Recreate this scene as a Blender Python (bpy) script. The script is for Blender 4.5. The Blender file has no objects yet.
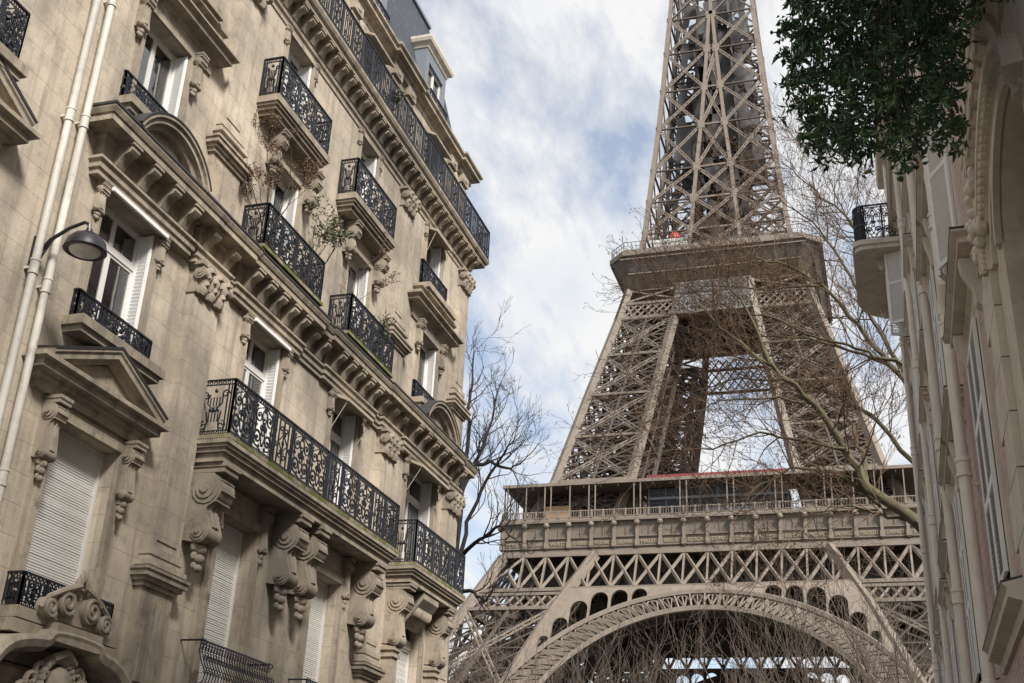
import bpy, bmesh, math, random
from math import pi, sin, cos, radians, sqrt, hypot, atan2
from mathutils import Vector, Matrix
import numpy as np

random.seed(7)
SC = bpy.context.scene
COL = SC.collection

# ------------------------------------------------------------------ camera
CAM = Vector((0.0, 0.0, 1.65))
YAW, PITCH, ROLL, FPX = radians(18.05), 0.4299, 0.0475, 1195.8
_fh = Vector((-sin(YAW), cos(YAW), 0)); _rt = Vector((cos(YAW), sin(YAW), 0)); _z = Vector((0, 0, 1))
_fwd = _fh * cos(PITCH) + _z * sin(PITCH); _up = -_fh * sin(PITCH) + _z * cos(PITCH)
_r2 = _rt * cos(ROLL) + _up * sin(ROLL); _u2 = -_rt * sin(ROLL) + _up * cos(ROLL)
cd = bpy.data.cameras.new('camera'); cam = bpy.data.objects.new('camera', cd); COL.objects.link(cam)
cd.sensor_width = 36.0; cd.lens = FPX * 36.0 / 1024.0; cd.clip_start = 0.05; cd.clip_end = 6000
cam.matrix_world = Matrix(((_r2.x, _u2.x, -_fwd.x, CAM.x), (_r2.y, _u2.y, -_fwd.y, CAM.y), (_r2.z, _u2.z, -_fwd.z, CAM.z), (0, 0, 0, 1)))
SC.camera = cam

# ------------------------------------------------------------------ world, sun, exposure
SUN_EL, SUN_AZ = radians(41), radians(133)     # azimuth from +Y towards +X
world = bpy.data.worlds.new('World'); SC.world = world; world.use_nodes = True
nt = world.node_tree; nt.nodes.clear()
def N(nt, t, **k):
    n = nt.nodes.new(t)
    for a, b in k.items(): setattr(n, a, b)
    return n
def LK(nt, a, b): nt.links.new(a, b)
sky = N(nt, 'ShaderNodeTexSky', sky_type='NISHITA', sun_disc=False, sun_elevation=SUN_EL, sun_rotation=SUN_AZ)
bg1 = N(nt, 'ShaderNodeBackground'); bg1.inputs['Strength'].default_value = 0.13
skm = N(nt, 'ShaderNodeMixRGB', blend_type='MIX'); skm.inputs[0].default_value = 0.22
skm.inputs[2].default_value = (4.6, 5.0, 5.6, 1)
LK(nt, sky.outputs[0], skm.inputs[1]); LK(nt, skm.outputs[0], bg1.inputs['Color'])
tc = N(nt, 'ShaderNodeTexCoord'); sep = N(nt, 'ShaderNodeSeparateXYZ'); LK(nt, tc.outputs['Generated'], sep.inputs[0])
ad = N(nt, 'ShaderNodeMath', operation='ADD'); ad.inputs[1].default_value = 0.22; LK(nt, sep.outputs['Z'], ad.inputs[0])
mx = N(nt, 'ShaderNodeMath', operation='MAXIMUM'); mx.inputs[1].default_value = 0.08; LK(nt, ad.outputs[0], mx.inputs[0])
dx = N(nt, 'ShaderNodeMath', operation='DIVIDE'); LK(nt, sep.outputs['X'], dx.inputs[0]); LK(nt, mx.outputs[0], dx.inputs[1])
dy = N(nt, 'ShaderNodeMath', operation='DIVIDE'); LK(nt, sep.outputs['Y'], dy.inputs[0]); LK(nt, mx.outputs[0], dy.inputs[1])
cmb = N(nt, 'ShaderNodeCombineXYZ'); LK(nt, dx.outputs[0], cmb.inputs[0]); LK(nt, dy.outputs[0], cmb.inputs[1])
mp = N(nt, 'ShaderNodeMapping'); mp.inputs['Scale'].default_value = (2.3, 1.0, 1); mp.inputs['Location'].default_value = (3.1, 1.7, 0.4)
mp.inputs['Rotation'].default_value = (0, 0, 0.5)
LK(nt, cmb.outputs[0], mp.inputs[0])
n1 = N(nt, 'ShaderNodeTexNoise'); n1.inputs['Scale'].default_value = 3.0; n1.inputs['Detail'].default_value = 12; n1.inputs['Roughness'].default_value = 0.62; n1.inputs['Distortion'].default_value = 0.15
LK(nt, mp.outputs[0], n1.inputs['Vector'])
r1 = N(nt, 'ShaderNodeValToRGB'); r1.color_ramp.elements[0].position = 0.36; r1.color_ramp.elements[1].position = 0.56
r1.color_ramp.elements[0].color = (0.14, 0.14, 0.14, 1)
LK(nt, n1.outputs['Fac'], r1.inputs[0])
n2 = N(nt, 'ShaderNodeTexNoise'); n2.inputs['Scale'].default_value = 5.5; n2.inputs['Detail'].default_value = 6
LK(nt, mp.outputs[0], n2.inputs['Vector'])
r2 = N(nt, 'ShaderNodeValToRGB'); r2.color_ramp.elements[0].position = 0.30; r2.color_ramp.elements[1].position = 0.55
r2.color_ramp.elements[0].color = (0.86, 0.90, 0.96, 1); r2.color_ramp.elements[1].color = (1.0, 1.0, 1.0, 1)
LK(nt, n2.outputs['Fac'], r2.inputs[0])
bg2 = N(nt, 'ShaderNodeBackground'); bg2.inputs['Strength'].default_value = 0.66; LK(nt, r2.outputs[0], bg2.inputs['Color'])
mxs = N(nt, 'ShaderNodeMixShader'); LK(nt, r1.outputs[0], mxs.inputs[0]); LK(nt, bg1.outputs[0], mxs.inputs[1]); LK(nt, bg2.outputs[0], mxs.inputs[2])
wo_ = N(nt, 'ShaderNodeOutputWorld'); LK(nt, mxs.outputs[0], wo_.inputs[0])

sd = bpy.data.lights.new('sun', 'SUN'); sd.energy = 4.6; sd.angle = radians(15); sd.color = (1.0, 0.96, 0.90)
sun = bpy.data.objects.new('sun', sd); COL.objects.link(sun)
_sd = Vector((sin(SUN_AZ) * cos(SUN_EL), cos(SUN_AZ) * cos(SUN_EL), sin(SUN_EL)))
sun.rotation_euler = _sd.to_track_quat('Z', 'Y').to_euler(); sun.location = (30, -30, 60)
SC.view_settings.view_transform = 'Standard'; SC.view_settings.look = 'None'
SC.view_settings.exposure = 0.50; SC.view_settings.gamma = 1.0; SC.view_settings.use_curve_mapping = False

# ------------------------------------------------------------------ materials
def mat(name, col, rough=0.85, metal=0.0, var=0.0, vscale=2.0, streak=0.0, joints=None, bump=0.0, bscale=20.0, moss=0.0, dirt=0.0, ior=None, bumpdist=0.02, plane='yz', grime=None):
    m = bpy.data.materials.new(name); m.use_nodes = True; t = m.node_tree; b = t.nodes['Principled BSDF']
    b.inputs['Roughness'].default_value = rough; b.inputs['Metallic'].default_value = metal
    if ior: b.inputs['IOR'].default_value = ior
    if rough >= .85: b.inputs['Specular IOR Level'].default_value = .15
    g = N(t, 'ShaderNodeNewGeometry'); pos = g.outputs['Position']
    cur = N(t, 'ShaderNodeRGB'); cur.outputs[0].default_value = (*col, 1); cur = cur.outputs[0]
    def mixc(fac, c2, blend='MIX'):
        nonlocal cur
        x = N(t, 'ShaderNodeMixRGB', blend_type=blend); LK(t, cur, x.inputs[1])
        if isinstance(c2, tuple): x.inputs[2].default_value = (*c2, 1)
        else: LK(t, c2, x.inputs[2])
        if isinstance(fac, float): x.inputs[0].default_value = fac
        else: LK(t, fac, x.inputs[0])
        cur = x.outputs[0]
    def noise(scale, det=5, sc=(1, 1, 1), rough=.55):
        p = N(t, 'ShaderNodeMapping'); p.inputs['Scale'].default_value = sc; LK(t, pos, p.inputs[0])
        n = N(t, 'ShaderNodeTexNoise'); n.inputs['Scale'].default_value = scale; n.inputs['Detail'].default_value = det; n.inputs['Roughness'].default_value = rough
        LK(t, p.outputs[0], n.inputs['Vector']); return n.outputs['Fac']
    def ramp(s, a, b_, lo=0.0, hi=1.0):
        r = N(t, 'ShaderNodeMapRange'); r.inputs[1].default_value = a; r.inputs[2].default_value = b_; r.inputs[3].default_value = lo; r.inputs[4].default_value = hi
        LK(t, s, r.inputs[0]); return r.outputs[0]
    hgt = None
    if var:
        mixc(ramp(noise(vscale, 6), .3, .7, 0, var), tuple(c * .55 for c in col))
        mixc(ramp(noise(vscale * .37, 3), .45, .75, 0, var), tuple(min(1, c * 1.28) for c in col))
    if joints:
        s = N(t, 'ShaderNodeSeparateXYZ'); LK(t, pos, s.inputs[0]); c = N(t, 'ShaderNodeCombineXYZ')
        LK(t, s.outputs['Y' if plane == 'yz' else 'X'], c.inputs[0]); LK(t, s.outputs['Z'], c.inputs[1])
        bt = N(t, 'ShaderNodeTexBrick'); LK(t, c.outputs[0], bt.inputs['Vector'])
        bt.inputs['Scale'].default_value = 1.0; bt.inputs['Brick Width'].default_value = joints[0]; bt.inputs['Row Height'].default_value = joints[1]
        bt.inputs['Mortar Size'].default_value = joints[2]; bt.inputs['Mortar Smooth'].default_value = .3
        k = joints[3]
        bt.inputs['Color1'].default_value = (1, 1, 1, 1); bt.inputs['Color2'].default_value = (1 - k, 1 - k, 1 - k * 1.1, 1)
        mc = joints[4]; bt.inputs['Mortar'].default_value = (*mc, 1)
        mixc(1.0, bt.outputs['Color'], 'MULTIPLY'); hgt = bt.outputs['Fac']
    if streak:
        mixc(ramp(noise(1.0, 6, (3.6, 3.6, .22), .62), .50, .70, 0, streak), (col[0] * .34, col[1] * .35, col[2] * .38))
    if dirt:
        mixc(ramp(noise(3.1, 8, rough=.7), .52, .7, 0, dirt), tuple(c * .25 for c in col))
    if grime:
        mixc(ramp(noise(.45, 7, (1, 1, .6), .68), .45, .64, 0, grime), (.15, .132, .112))
    if moss:
        mixc(ramp(noise(2.3, 7, rough=.7), .42, .56, 0, moss), (.115, .125, .03))
    LK(t, cur, b.inputs['Base Color'])
    if bump:
        bp = N(t, 'ShaderNodeBump'); bp.inputs['Strength'].default_value = bump; bp.inputs['Distance'].default_value = bumpdist
        nz = noise(bscale, 6, rough=.65)
        if hgt is not None:
            x = N(t, 'ShaderNodeMath', operation='SUBTRACT'); LK(t, nz, x.inputs[0]); LK(t, hgt, x.inputs[1]); nz = x.outputs[0]
        LK(t, nz, bp.inputs['Height']); LK(t, bp.outputs[0], b.inputs['Normal'])
    return m

M = {}
M['wall'] = mat('limestone_ashlar', (.53, .455, .36), .9, var=.50, vscale=1.1, streak=.60, joints=(1.25, .46, .010, .11, (.78, .76, .74)), bump=.4, bscale=14, dirt=.45, grime=.62)
M['trim'] = mat('limestone_moulding', (.41, .345, .265), .88, var=.50, vscale=2.2, streak=.75, bump=.4, bscale=24, dirt=.75, grime=.70)
M['carved'] = mat('limestone_carved', (.35, .295, .23), .88, var=.50, vscale=4, streak=.5, bump=.3, bscale=18, dirt=.7, grime=.8)
M['mossy'] = mat('limestone_mossy', (.30, .25, .185), .92, var=.4, vscale=3, bump=.5, bscale=30, moss=1.0, dirt=.4)
M['iron'] = mat('black_painted_iron', (.012, .013, .019), .42, var=.3, vscale=8, ior=1.5)
M['white'] = mat('white_painted_wood', (.60, .585, .55), .55, var=.15, vscale=6)
M['shutter'] = mat('white_metal_shutter', (.74, .73, .71), .5, var=.15, vscale=5, dirt=.12)
M['roller'] = mat('roller_blind_slats', (.60, .585, .55), .6, var=.14, vscale=1.6, dirt=.10)
M['glass'] = mat('window_glass', (.02, .023, .028), .03, ior=2.3)
def glass_mat():
    m = bpy.data.materials.new('clear_window_glass'); m.use_nodes = True; t = m.node_tree; t.nodes.clear()
    o = N(t, 'ShaderNodeOutputMaterial'); g = N(t, 'ShaderNodeBsdfGlossy'); g.inputs['Roughness'].default_value = .015; tr = N(t, 'ShaderNodeBsdfTransparent'); tr.inputs[0].default_value = (.55, .6, .6, 1)
    ge = N(t, 'ShaderNodeNewGeometry'); nz = N(t, 'ShaderNodeTexNoise'); nz.inputs['Scale'].default_value = 1.3; LK(t, ge.outputs['Position'], nz.inputs['Vector'])
    bp = N(t, 'ShaderNodeBump'); bp.inputs['Strength'].default_value = .10; bp.inputs['Distance'].default_value = .05; LK(t, nz.outputs[0], bp.inputs['Height']); LK(t, bp.outputs[0], g.inputs['Normal'])
    f = N(t, 'ShaderNodeFresnel'); f.inputs['IOR'].default_value = 3.0; x = N(t, 'ShaderNodeMixShader'); LK(t, f.outputs[0], x.inputs[0]); LK(t, tr.outputs[0], x.inputs[1]); LK(t, g.outputs[0], x.inputs[2]); LK(t, x.outputs[0], o.inputs[0]); return m
M['glass'] = glass_mat()
M['sheer'] = mat('sheer_curtain', (.50, .49, .46), .9, var=.2, vscale=3)
M['curtain'] = mat('grey_curtain', (.20, .20, .19), .9, var=.4, vscale=4)
M['canvas'] = mat('awning_canvas', (.36, .31, .24), .85, var=.2, vscale=3)
M['slate'] = mat('roof_slate', (.062, .072, .092), .6, joints=(.30, .16, .012, .35, (.4, .4, .4)), var=.3, vscale=5, bump=.4, bscale=20)
M['zinc'] = mat('zinc_sheet', (.20, .22, .25), .5, .2, var=.2, vscale=3)
M['pipe'] = mat('cream_painted_pipe', (.60, .56, .49), .65, var=.3, vscale=3, streak=.55, dirt=.55, grime=.3)
M['pipe_b'] = mat('beige_painted_pipe', (.76, .70, .60), .6, var=.22, vscale=3, streak=.35, dirt=.2)
M['brick'] = mat('pink_brick', (.56, .42, .39), .9, joints=(.22, .065, .009, .30, (1.1, 1.15, 1.15)), var=.25, vscale=2, bump=.5, bscale=40, bumpdist=.01)
M['rstone'] = mat('beige_dressed_stone', (.64, .575, .48), .88, var=.28, vscale=2.5, streak=.3, bump=.3, bscale=22, dirt=.3)
M['rdark'] = mat('weathered_brown_stone', (.66, .59, .49), .9, var=.35, vscale=3, streak=.3, bump=.4, bscale=22, dirt=.35)
M['lead'] = mat('lead_flashing', (.035, .035, .037), .55, var=.3, vscale=6)
M['lampdark'] = mat('lamp_enamel', (.018, .015, .019), .38, var=.2, vscale=9)
M['lampglass'] = mat('lamp_diffuser', (.60, .57, .53), .25, var=.1, vscale=9)
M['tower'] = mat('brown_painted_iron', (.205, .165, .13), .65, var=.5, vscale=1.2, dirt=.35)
M['tower_shade'] = mat('brown_iron_inner_shade', (.085, .064, .05), .65, var=.25, vscale=.3, dirt=.2)  # darker copy of the tower paint, interior shade put into the colour
M['cove'] = mat('grey_brown_panel', (.115, .10, .088), .75, var=.4, vscale=.18, streak=.3)
M['frieze'] = mat('brown_frieze_paint', (.165, .132, .104), .6, var=.2, vscale=.4, streak=.2)
M['cove_tan'] = mat('tan_cove_panel', (.20, .155, .115), .75, var=.5, vscale=.3, streak=.3)
M['net_bar'] = mat('grey_lattice', (.20, .19, .185), .8, var=.3, vscale=1)
M['net'] = mat('grey_netting', (.125, .12, .118), .85, var=.35, vscale=.4)
M['gold'] = mat('gold_lettering', (.33, .265, .175), .6)
M['red'] = mat('dark_red_roof', (.21, .035, .04), .5, var=.25, vscale=.5)
M['redp'] = mat('red_paint', (.40, .04, .035), .5)
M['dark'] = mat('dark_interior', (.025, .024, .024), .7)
M['tglass'] = mat('pavilion_glass', (.012, .016, .026), .25, ior=1.35)
M['tan'] = mat('tan_plywood', (.42, .27, .15), .7, var=.2, vscale=1)
M['bark_pl'] = mat('plane_tree_bark', (.125, .105, .075), .9, var=.5, vscale=3, bump=.9, bscale=9, moss=.28)
M['bark'] = mat('dark_bark', (.035, .03, .028), .9, var=.3, vscale=3)
M['twig_g'] = mat('grey_twig', (.115, .09, .072), .9, var=.3, vscale=3)
M['bark_g'] = mat('grey_brown_bark', (.10, .08, .062), .9, var=.4, vscale=2)
M['twig'] = mat('brown_twig', (.125, .082, .055), .9, var=.3, vscale=3)
M['seed'] = mat('brown_seed_ball', (.10, .06, .04), .95)
M['leaf'] = mat('dark_glossy_leaf', (.036, .078, .028), .38, var=.5, vscale=5, ior=1.4)
M['leaf_new'] = mat('lighter_young_leaf', (.085, .145, .045), .4, var=.4, vscale=9)
M['leaf2'] = mat('olive_leaf', (.10, .11, .055), .6, var=.4, vscale=8)
M['leaf3'] = mat('russet_leaf', (.16, .085, .055), .7, var=.4, vscale=8)
M['pot'] = mat('terracotta', (.25, .12, .07), .8, var=.2, vscale=6)
M['asphalt'] = mat('asphalt', (.05, .05, .052), .9, var=.3, vscale=1.5, bump=.4, bscale=60)
M['paving'] = mat('stone_paving', (.20, .195, .18), .85, joints=(.6, .4, .012, .12, (.6, .6, .6)), var=.2, vscale=2, plane='xz')
M['kerb'] = mat('granite_kerb', (.33, .32, .31), .8, var=.3, vscale=6)
M['ground'] = mat('gravel_ground', (.12, .11, .09), .95, var=.3, vscale=.6)
M['paint'] = mat('road_paint', (.72, .72, .70), .7, var=.2, vscale=4)

# ------------------------------------------------------------------ mesh builder
class MB:
    def __init__(s): s.v = []; s.f = []
    def add(s, vs, fs):
        o = len(s.v); s.v += [tuple(p) for p in vs]; s.f += [tuple(i + o for i in f) for f in fs]; return s
    def box(s, x0, x1, y0, y1, z0, z1):
        return s.add([(x0, y0, z0), (x1, y0, z0), (x1, y1, z0), (x0, y1, z0), (x0, y0, z1), (x1, y0, z1), (x1, y1, z1), (x0, y1, z1)],
                     [(3, 2, 1, 0), (4, 5, 6, 7), (0, 1, 5, 4), (1, 2, 6, 5), (2, 3, 7, 6), (3, 0, 4, 7)])
    def beam(s, p, q, w, h=None, up=(0, 0, 1)):
        h = h or w; p = Vector(p); q = Vector(q); d = q - p
        if d.length < 1e-6: return s
        d.normalize(); u = Vector(up)
        if abs(d.dot(u)) > .98: u = Vector((1, 0, 0)) if abs(d.x) < .9 else Vector((0, 1, 0))
        a = d.cross(u).normalized() * (w / 2); b = a.cross(d).normalized() * (h / 2)
        return s.add([p - a - b, p + a - b, p + a + b, p - a + b, q - a - b, q + a - b, q + a + b, q - a + b],
                     [(3, 2, 1, 0), (4, 5, 6, 7), (0, 1, 5, 4), (1, 2, 6, 5), (2, 3, 7, 6), (3, 0, 4, 7)])
    def tube(s, pts, r, n=6, caps=True):
        pts = [Vector(p) for p in pts]; m = len(pts)
        if m < 2: return s
        rs = r if isinstance(r, (list, tuple)) else [r] * m
        ref = None; vs = []
        for i in range(m):
            d = (pts[min(i + 1, m - 1)] - pts[max(i - 1, 0)])
            if d.length < 1e-9: d = Vector((0, 0, 1))
            d.normalize()
            if ref is None: ref = Vector((0, 0, 1)) if abs(d.z) < .9 else Vector((1, 0, 0))
            a = d.cross(ref)
            if a.length < 1e-4: a = d.orthogonal()
            a.normalize(); b = a.cross(d); ref = b
            for k in range(n):
                t = 2 * pi * (k + .5) / n; vs.append(pts[i] + (a * cos(t) + b * sin(t)) * rs[i])
        fs = [(i * n + k, i * n + (k + 1) % n, (i + 1) * n + (k + 1) % n, (i + 1) * n + k) for i in range(m - 1) for k in range(n)]
        if caps: fs += [tuple(range(n))[::-1], tuple((m - 1) * n + k for k in range(n))]
        return s.add(vs, fs)
    def prism(s, poly, fn, a, b):
        """poly 2D list, fn(u,v,t)->3D, extruded from t=a to t=b"""
        n = len(poly); vs = [fn(u, v, a) for u, v in poly] + [fn(u, v, b) for u, v in poly]
        return s.add(vs, [tuple(range(n))[::-1], tuple(range(n, 2 * n))] + [(i, (i + 1) % n, n + (i + 1) % n, n + i) for i in range(n)])
    def sweep(s, prof, path, closed=False):
        """prof [(n, z)], path [(x, y)] plan polyline, n measured to the right of the direction of travel; mitred"""
        P = [Vector(p) for p in path]; m = len(P); k = len(prof); vs = []
        for i in range(m):
            d1 = (P[i] - P[i - 1]).normalized() if i > 0 else None
            d2 = (P[i + 1] - P[i]).normalized() if i < m - 1 else None
            n1 = Vector((d1.y, -d1.x)) if d1 else None; n2 = Vector((d2.y, -d2.x)) if d2 else None
            nn = n2 if n1 is None else n1 if n2 is None else (n1 + n2) / (1 + n1.dot(n2))
            for (o, z) in prof: q = P[i] + nn * o; vs.append((q.x, q.y, z))
        fs = [(i * k + j, i * k + (j + 1) % k, (i + 1) * k + (j + 1) % k, (i + 1) * k + j) for i in range(m - 1) for j in range(k)]
        fs += [tuple(range(k))[::-1], tuple((m - 1) * k + j for j in range(k))]
        return s.add(vs, fs)
    def sweepyz(s, prof, path, fn):
        """prof [(o, n)], path [(y, z)] elevation polyline, n up/left of travel; fn(o,y,z)->3D"""
        P = [Vector(p) for p in path]; m = len(P); k = len(prof); vs = []
        for i in range(m):
            d1 = (P[i] - P[i - 1]).normalized() if i > 0 else None
            d2 = (P[i + 1] - P[i]).normalized() if i < m - 1 else None
            n1 = Vector((-d1.y, d1.x)) if d1 else None; n2 = Vector((-d2.y, d2.x)) if d2 else None
            nn = n2 if n1 is None else n1 if n2 is None else (n1 + n2) / (1 + n1.dot(n2))
            for (o, n) in prof: q = P[i] + nn * n; vs.append(fn(o, q.x, q.y))
        fs = [(i * k + j, i * k + (j + 1) % k, (i + 1) * k + (j + 1) % k, (i + 1) * k + j) for i in range(m - 1) for j in range(k)]
        fs += [tuple(range(k))[::-1], tuple((m - 1) * k + j for j in range(k))]
        return s.add(vs, fs)
    def ball(s, c, rx, ry=None, rz=None, nu=8, nv=5):
        ry = ry or rx; rz = rz or rx; vs = [(c[0], c[1], c[2] - rz)]
        for j in range(1, nv):
            t = -pi / 2 + pi * j / nv
            for i in range(nu):
                a = 2 * pi * i / nu; vs.append((c[0] + rx * cos(t) * cos(a), c[1] + ry * cos(t) * sin(a), c[2] + rz * sin(t)))
        vs.append((c[0], c[1], c[2] + rz)); e = len(vs) - 1
        fs = [(0, 1 + (i + 1) % nu, 1 + i) for i in range(nu)]
        for j in range(nv - 2):
            for i in range(nu): fs.append((1 + j * nu + i, 1 + j * nu + (i + 1) % nu, 1 + (j + 1) * nu + (i + 1) % nu, 1 + (j + 1) * nu + i))
        b = 1 + (nv - 2) * nu; fs += [(b + i, b + (i + 1) % nu, e) for i in range(nu)]
        return s.add(vs, fs)
    def lathe(s, prof, c, n=16, axis='z'):
        vs = []; k = len(prof)
        for i in range(n):
            a = 2 * pi * i / n
            for r, h in prof:
                if axis == 'z': vs.append((c[0] + r * cos(a), c[1] + r * sin(a), c[2] + h))
                elif axis == 'y': vs.append((c[0] + r * cos(a), c[1] + h, c[2] + r * sin(a)))
                else: vs.append((c[0] + h, c[1] + r * cos(a), c[2] + r * sin(a)))
        fs = [(i * k + j, ((i + 1) % n) * k + j, ((i + 1) % n) * k + j + 1, i * k + j + 1) for i in range(n) for j in range(k - 1)]
        return s.add(vs, fs)

def thing(name, label, cat, loc=(0, 0, 0), group=None):
    o = bpy.data.objects.new(name, None); o.empty_display_size = .3; COL.objects.link(o); o.location = loc
    o['label'] = label; o['category'] = cat
    if group: o['group'] = group
    return o
def wloc(o):
    v = Vector(o.location)
    while o.parent: o = o.parent; v += Vector(o.location)
    return v
def part(name, mb, m, parent=None, smooth=None, label=None, origin=None, recalc=False):
    base = Vector(origin) if origin is not None else (Vector((0, 0, 0)) if parent is None else wloc(parent))
    me = bpy.data.meshes.new(name)
    a = np.array(mb.v, dtype=np.float64).reshape(-1, 3) - np.array(base)
    me.from_pydata(a.tolist(), [], mb.f); me.materials.append(m if not isinstance(m, str) else M[m])
    if recalc:
        bm = bmesh.new(); bm.from_mesh(me); bmesh.ops.recalc_face_normals(bm, faces=bm.faces); bm.to_mesh(me); bm.free()
    if smooth:
        me.polygons.foreach_set('use_smooth', [True] * len(me.polygons)); me.set_sharp_from_angle(angle=smooth)
    me.update()
    o = bpy.data.objects.new(name, me); COL.objects.link(o)
    if parent is None: o.location = base
    else:
        o.parent = parent
        if origin is not None: o.location = base - wloc(parent)
    if label: o['label'] = label
    return o
def tag(o, label, cat, group=None, kind=None):
    o['label'] = label; o['category'] = cat
    if group: o['group'] = group
    if kind: o['kind'] = kind
    return o
def structure(name, mb, m):
    o = part(name, mb, m); o['kind'] = 'structure'; return o

# ------------------------------------------------------------------ ground
structure('ground', MB().add([(-1500, -600, -.12), (1500, -600, -.12), (1500, 2500, -.12), (-1500, 2500, -.12)], [(0, 1, 2, 3)]), 'ground')
structure('road', MB().add([(-9.4, -60, -.1), (-1.3, -60, -.1), (-1.3, 90, -.1), (-9.4, 90, -.1)], [(0, 1, 2, 3)]).add(
    [(-60, 36.5, -.096), (60, 36.5, -.096), (60, 45, -.096), (-60, 45, -.096)], [(0, 1, 2, 3)]), 'asphalt')
structure('pavement', MB().box(-14, -9.6, -60, 34, -.11, .03).box(-1.1, 8, -60, 36, -.11, .03), 'paving')
structure('kerb', MB().box(-9.596, -9.4, -60, 34, -.11, .034).box(-1.3, -1.104, -60, 36, -.11, .034), 'kerb')

# ================================================================== shared facade pieces
XL = -12.0
def L(o, y, z): return (XL + o, y, z)
XR = 1.33
def Rr(o, y, z): return (XR - o, y, z)

def wall_grid(fn, y0, y1, z0, z1, holes, depth=.3, o=0.0):
    """front sheet with rectangular holes (ya,yb,za,zb) and their reveals"""
    mb = MB()
    ys = sorted({y0, y1, *[h[0] for h in holes], *[h[1] for h in holes]}); zs = sorted({z0, z1, *[h[2] for h in holes], *[h[3] for h in holes]})
    for i in range(len(ys) - 1):
        for j in range(len(zs) - 1):
            yc, zc = (ys[i] + ys[i + 1]) / 2, (zs[j] + zs[j + 1]) / 2
            if any(h[0] < yc < h[1] and h[2] < zc < h[3] for h in holes): continue
            mb.add([fn(o, ys[i], zs[j]), fn(o, ys[i + 1], zs[j]), fn(o, ys[i + 1], zs[j + 1]), fn(o, ys[i], zs[j + 1])], [(0, 1, 2, 3)])
    for a, b, c, d in holes:
        for (p, q) in (((a, c), (a, d)), ((a, d), (b, d)), ((b, d), (b, c)), ((b, c), (a, c))):
            mb.add([fn(o, *p), fn(o, *q), fn(o - depth, *q), fn(o - depth, *p)], [(0, 1, 2, 3)])
    return mb
def fbox(mb, fn, o0, o1, y0, y1, z0, z1):
    a = fn(o0, y0, z0); b = fn(o1, y1, z1)
    return mb.box(min(a[0], b[0]), max(a[0], b[0]), min(a[1], b[1]), max(a[1], b[1]), min(a[2], b[2]), max(a[2], b[2]))

def window(parent, fn, a, b, c, d, depth=.26, transom=None, shut=(True, True), curtain=True, sw=None, leaves=2, far=1):
    """casement in an opening a..b, c..d; folded shutters against the reveals"""
    o = -depth; w = MB(); e = .075
    for q in ((a, a + e, c, d), (b - e, b, c, d), (a + e, b - e, d - e, d), (a + e, b - e, c, c + e)): fbox(w, fn, o, o + .07, *q)
    yi0, yi1 = a + e, b - e; top = d - e
    if transom:
        fbox(w, fn, o + .004, o + .075, yi0, yi1, transom - .045, transom + .045); top = transom - .045
    for k in range(leaves):
        p = yi0 + (yi1 - yi0) * k / leaves; q = yi0 + (yi1 - yi0) * (k + 1) / leaves
        for z0, z1 in ((c + e, top),) + (((transom + .045, d - e),) if transom else ()):
            fbox(w, fn, o + .008, o + .055, p, p + .055, z0, z1); fbox(w, fn, o + .008, o + .055, q - .055, q, z0, z1)
            fbox(w, fn, o + .010, o + .053, p + .055, q - .055, z0, z0 + .06); fbox(w, fn, o + .010, o + .053, p + .055, q - .055, z1 - .05, z1)
    wo = part('window', w, 'white', parent)
    g = MB(); g.add([fn(o + .03, yi0, c + e), fn(o + .03, yi1, c + e), fn(o + .03, yi1, d - e), fn(o + .03, yi0, d - e)], [(0, 1, 2, 3)])
    part('pane', g, 'glass', wo)
    rr = random.Random(int(a * 131 + c * 17)); mode = rr.random()
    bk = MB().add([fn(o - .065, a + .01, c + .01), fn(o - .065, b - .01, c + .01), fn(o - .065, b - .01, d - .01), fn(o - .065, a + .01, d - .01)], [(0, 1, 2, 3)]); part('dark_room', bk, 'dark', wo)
    if curtain and mode < .85:
        cu = MB(); spans = [(yi0, yi1)] if mode < .22 else [(yi0, yi0 + (yi1 - yi0) * rr.uniform(.16, .36)), (yi1 - (yi1 - yi0) * rr.uniform(.16, .40), yi1)]
        zt_ = c + (d - c) * (rr.uniform(.5, .7) if mode < .10 else .97)
        for p, q in spans:
            n = max(6, int((q - p) / .035)); vs = []
            for i in range(n + 1):
                y = p + (q - p) * i / n; w_ = .012 * sin(i * 1.9 + rr.random()); vs += [fn(o - .045 + w_, y, c + .04), fn(o - .045 + w_ * .6, y, zt_)]
            cu.add(vs, [(2 * i, 2 * i + 2, 2 * i + 3, 2 * i + 1) for i in range(n)])
        part('curtain', cu, 'sheer', wo)
    if shut:
        for side, on in zip((0, 1), shut):
            if not on: continue
            s = MB(); y = a + .012 if side == 0 else b - .012; sg = 1 if side == 0 else -1
            sw_ = sw or (depth - .08); n = int((d - c) / .07)
            ya, yb = sorted((y, y + sg * .03))
            fbox(s, fn, -.01 - sw_, -.01, ya, yb, c + .02, d - .02)
            y2 = y + sg * .03; ya, yb = sorted((y2, y2 + sg * .022))
            fbox(s, fn, -.01 - sw_, -.01 - sw_ + .04, ya, yb, c + .02, d - .02); fbox(s, fn, -.05, -.01, ya, yb, c + .02, d - .02)
            for i in range(n):
                z = c + .05 + i * .07
                if z + .05 > d - .03: break
                s.add([fn(-.01 - sw_ + .04, y2, z), fn(-.05, y2, z), fn(-.05, y2 + sg * .022, z + .05), fn(-.01 - sw_ + .04, y2 + sg * .022, z + .05)], [(0, 1, 2, 3)])
            part('shutter', s, 'shutter', wo)
    return wo

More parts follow.
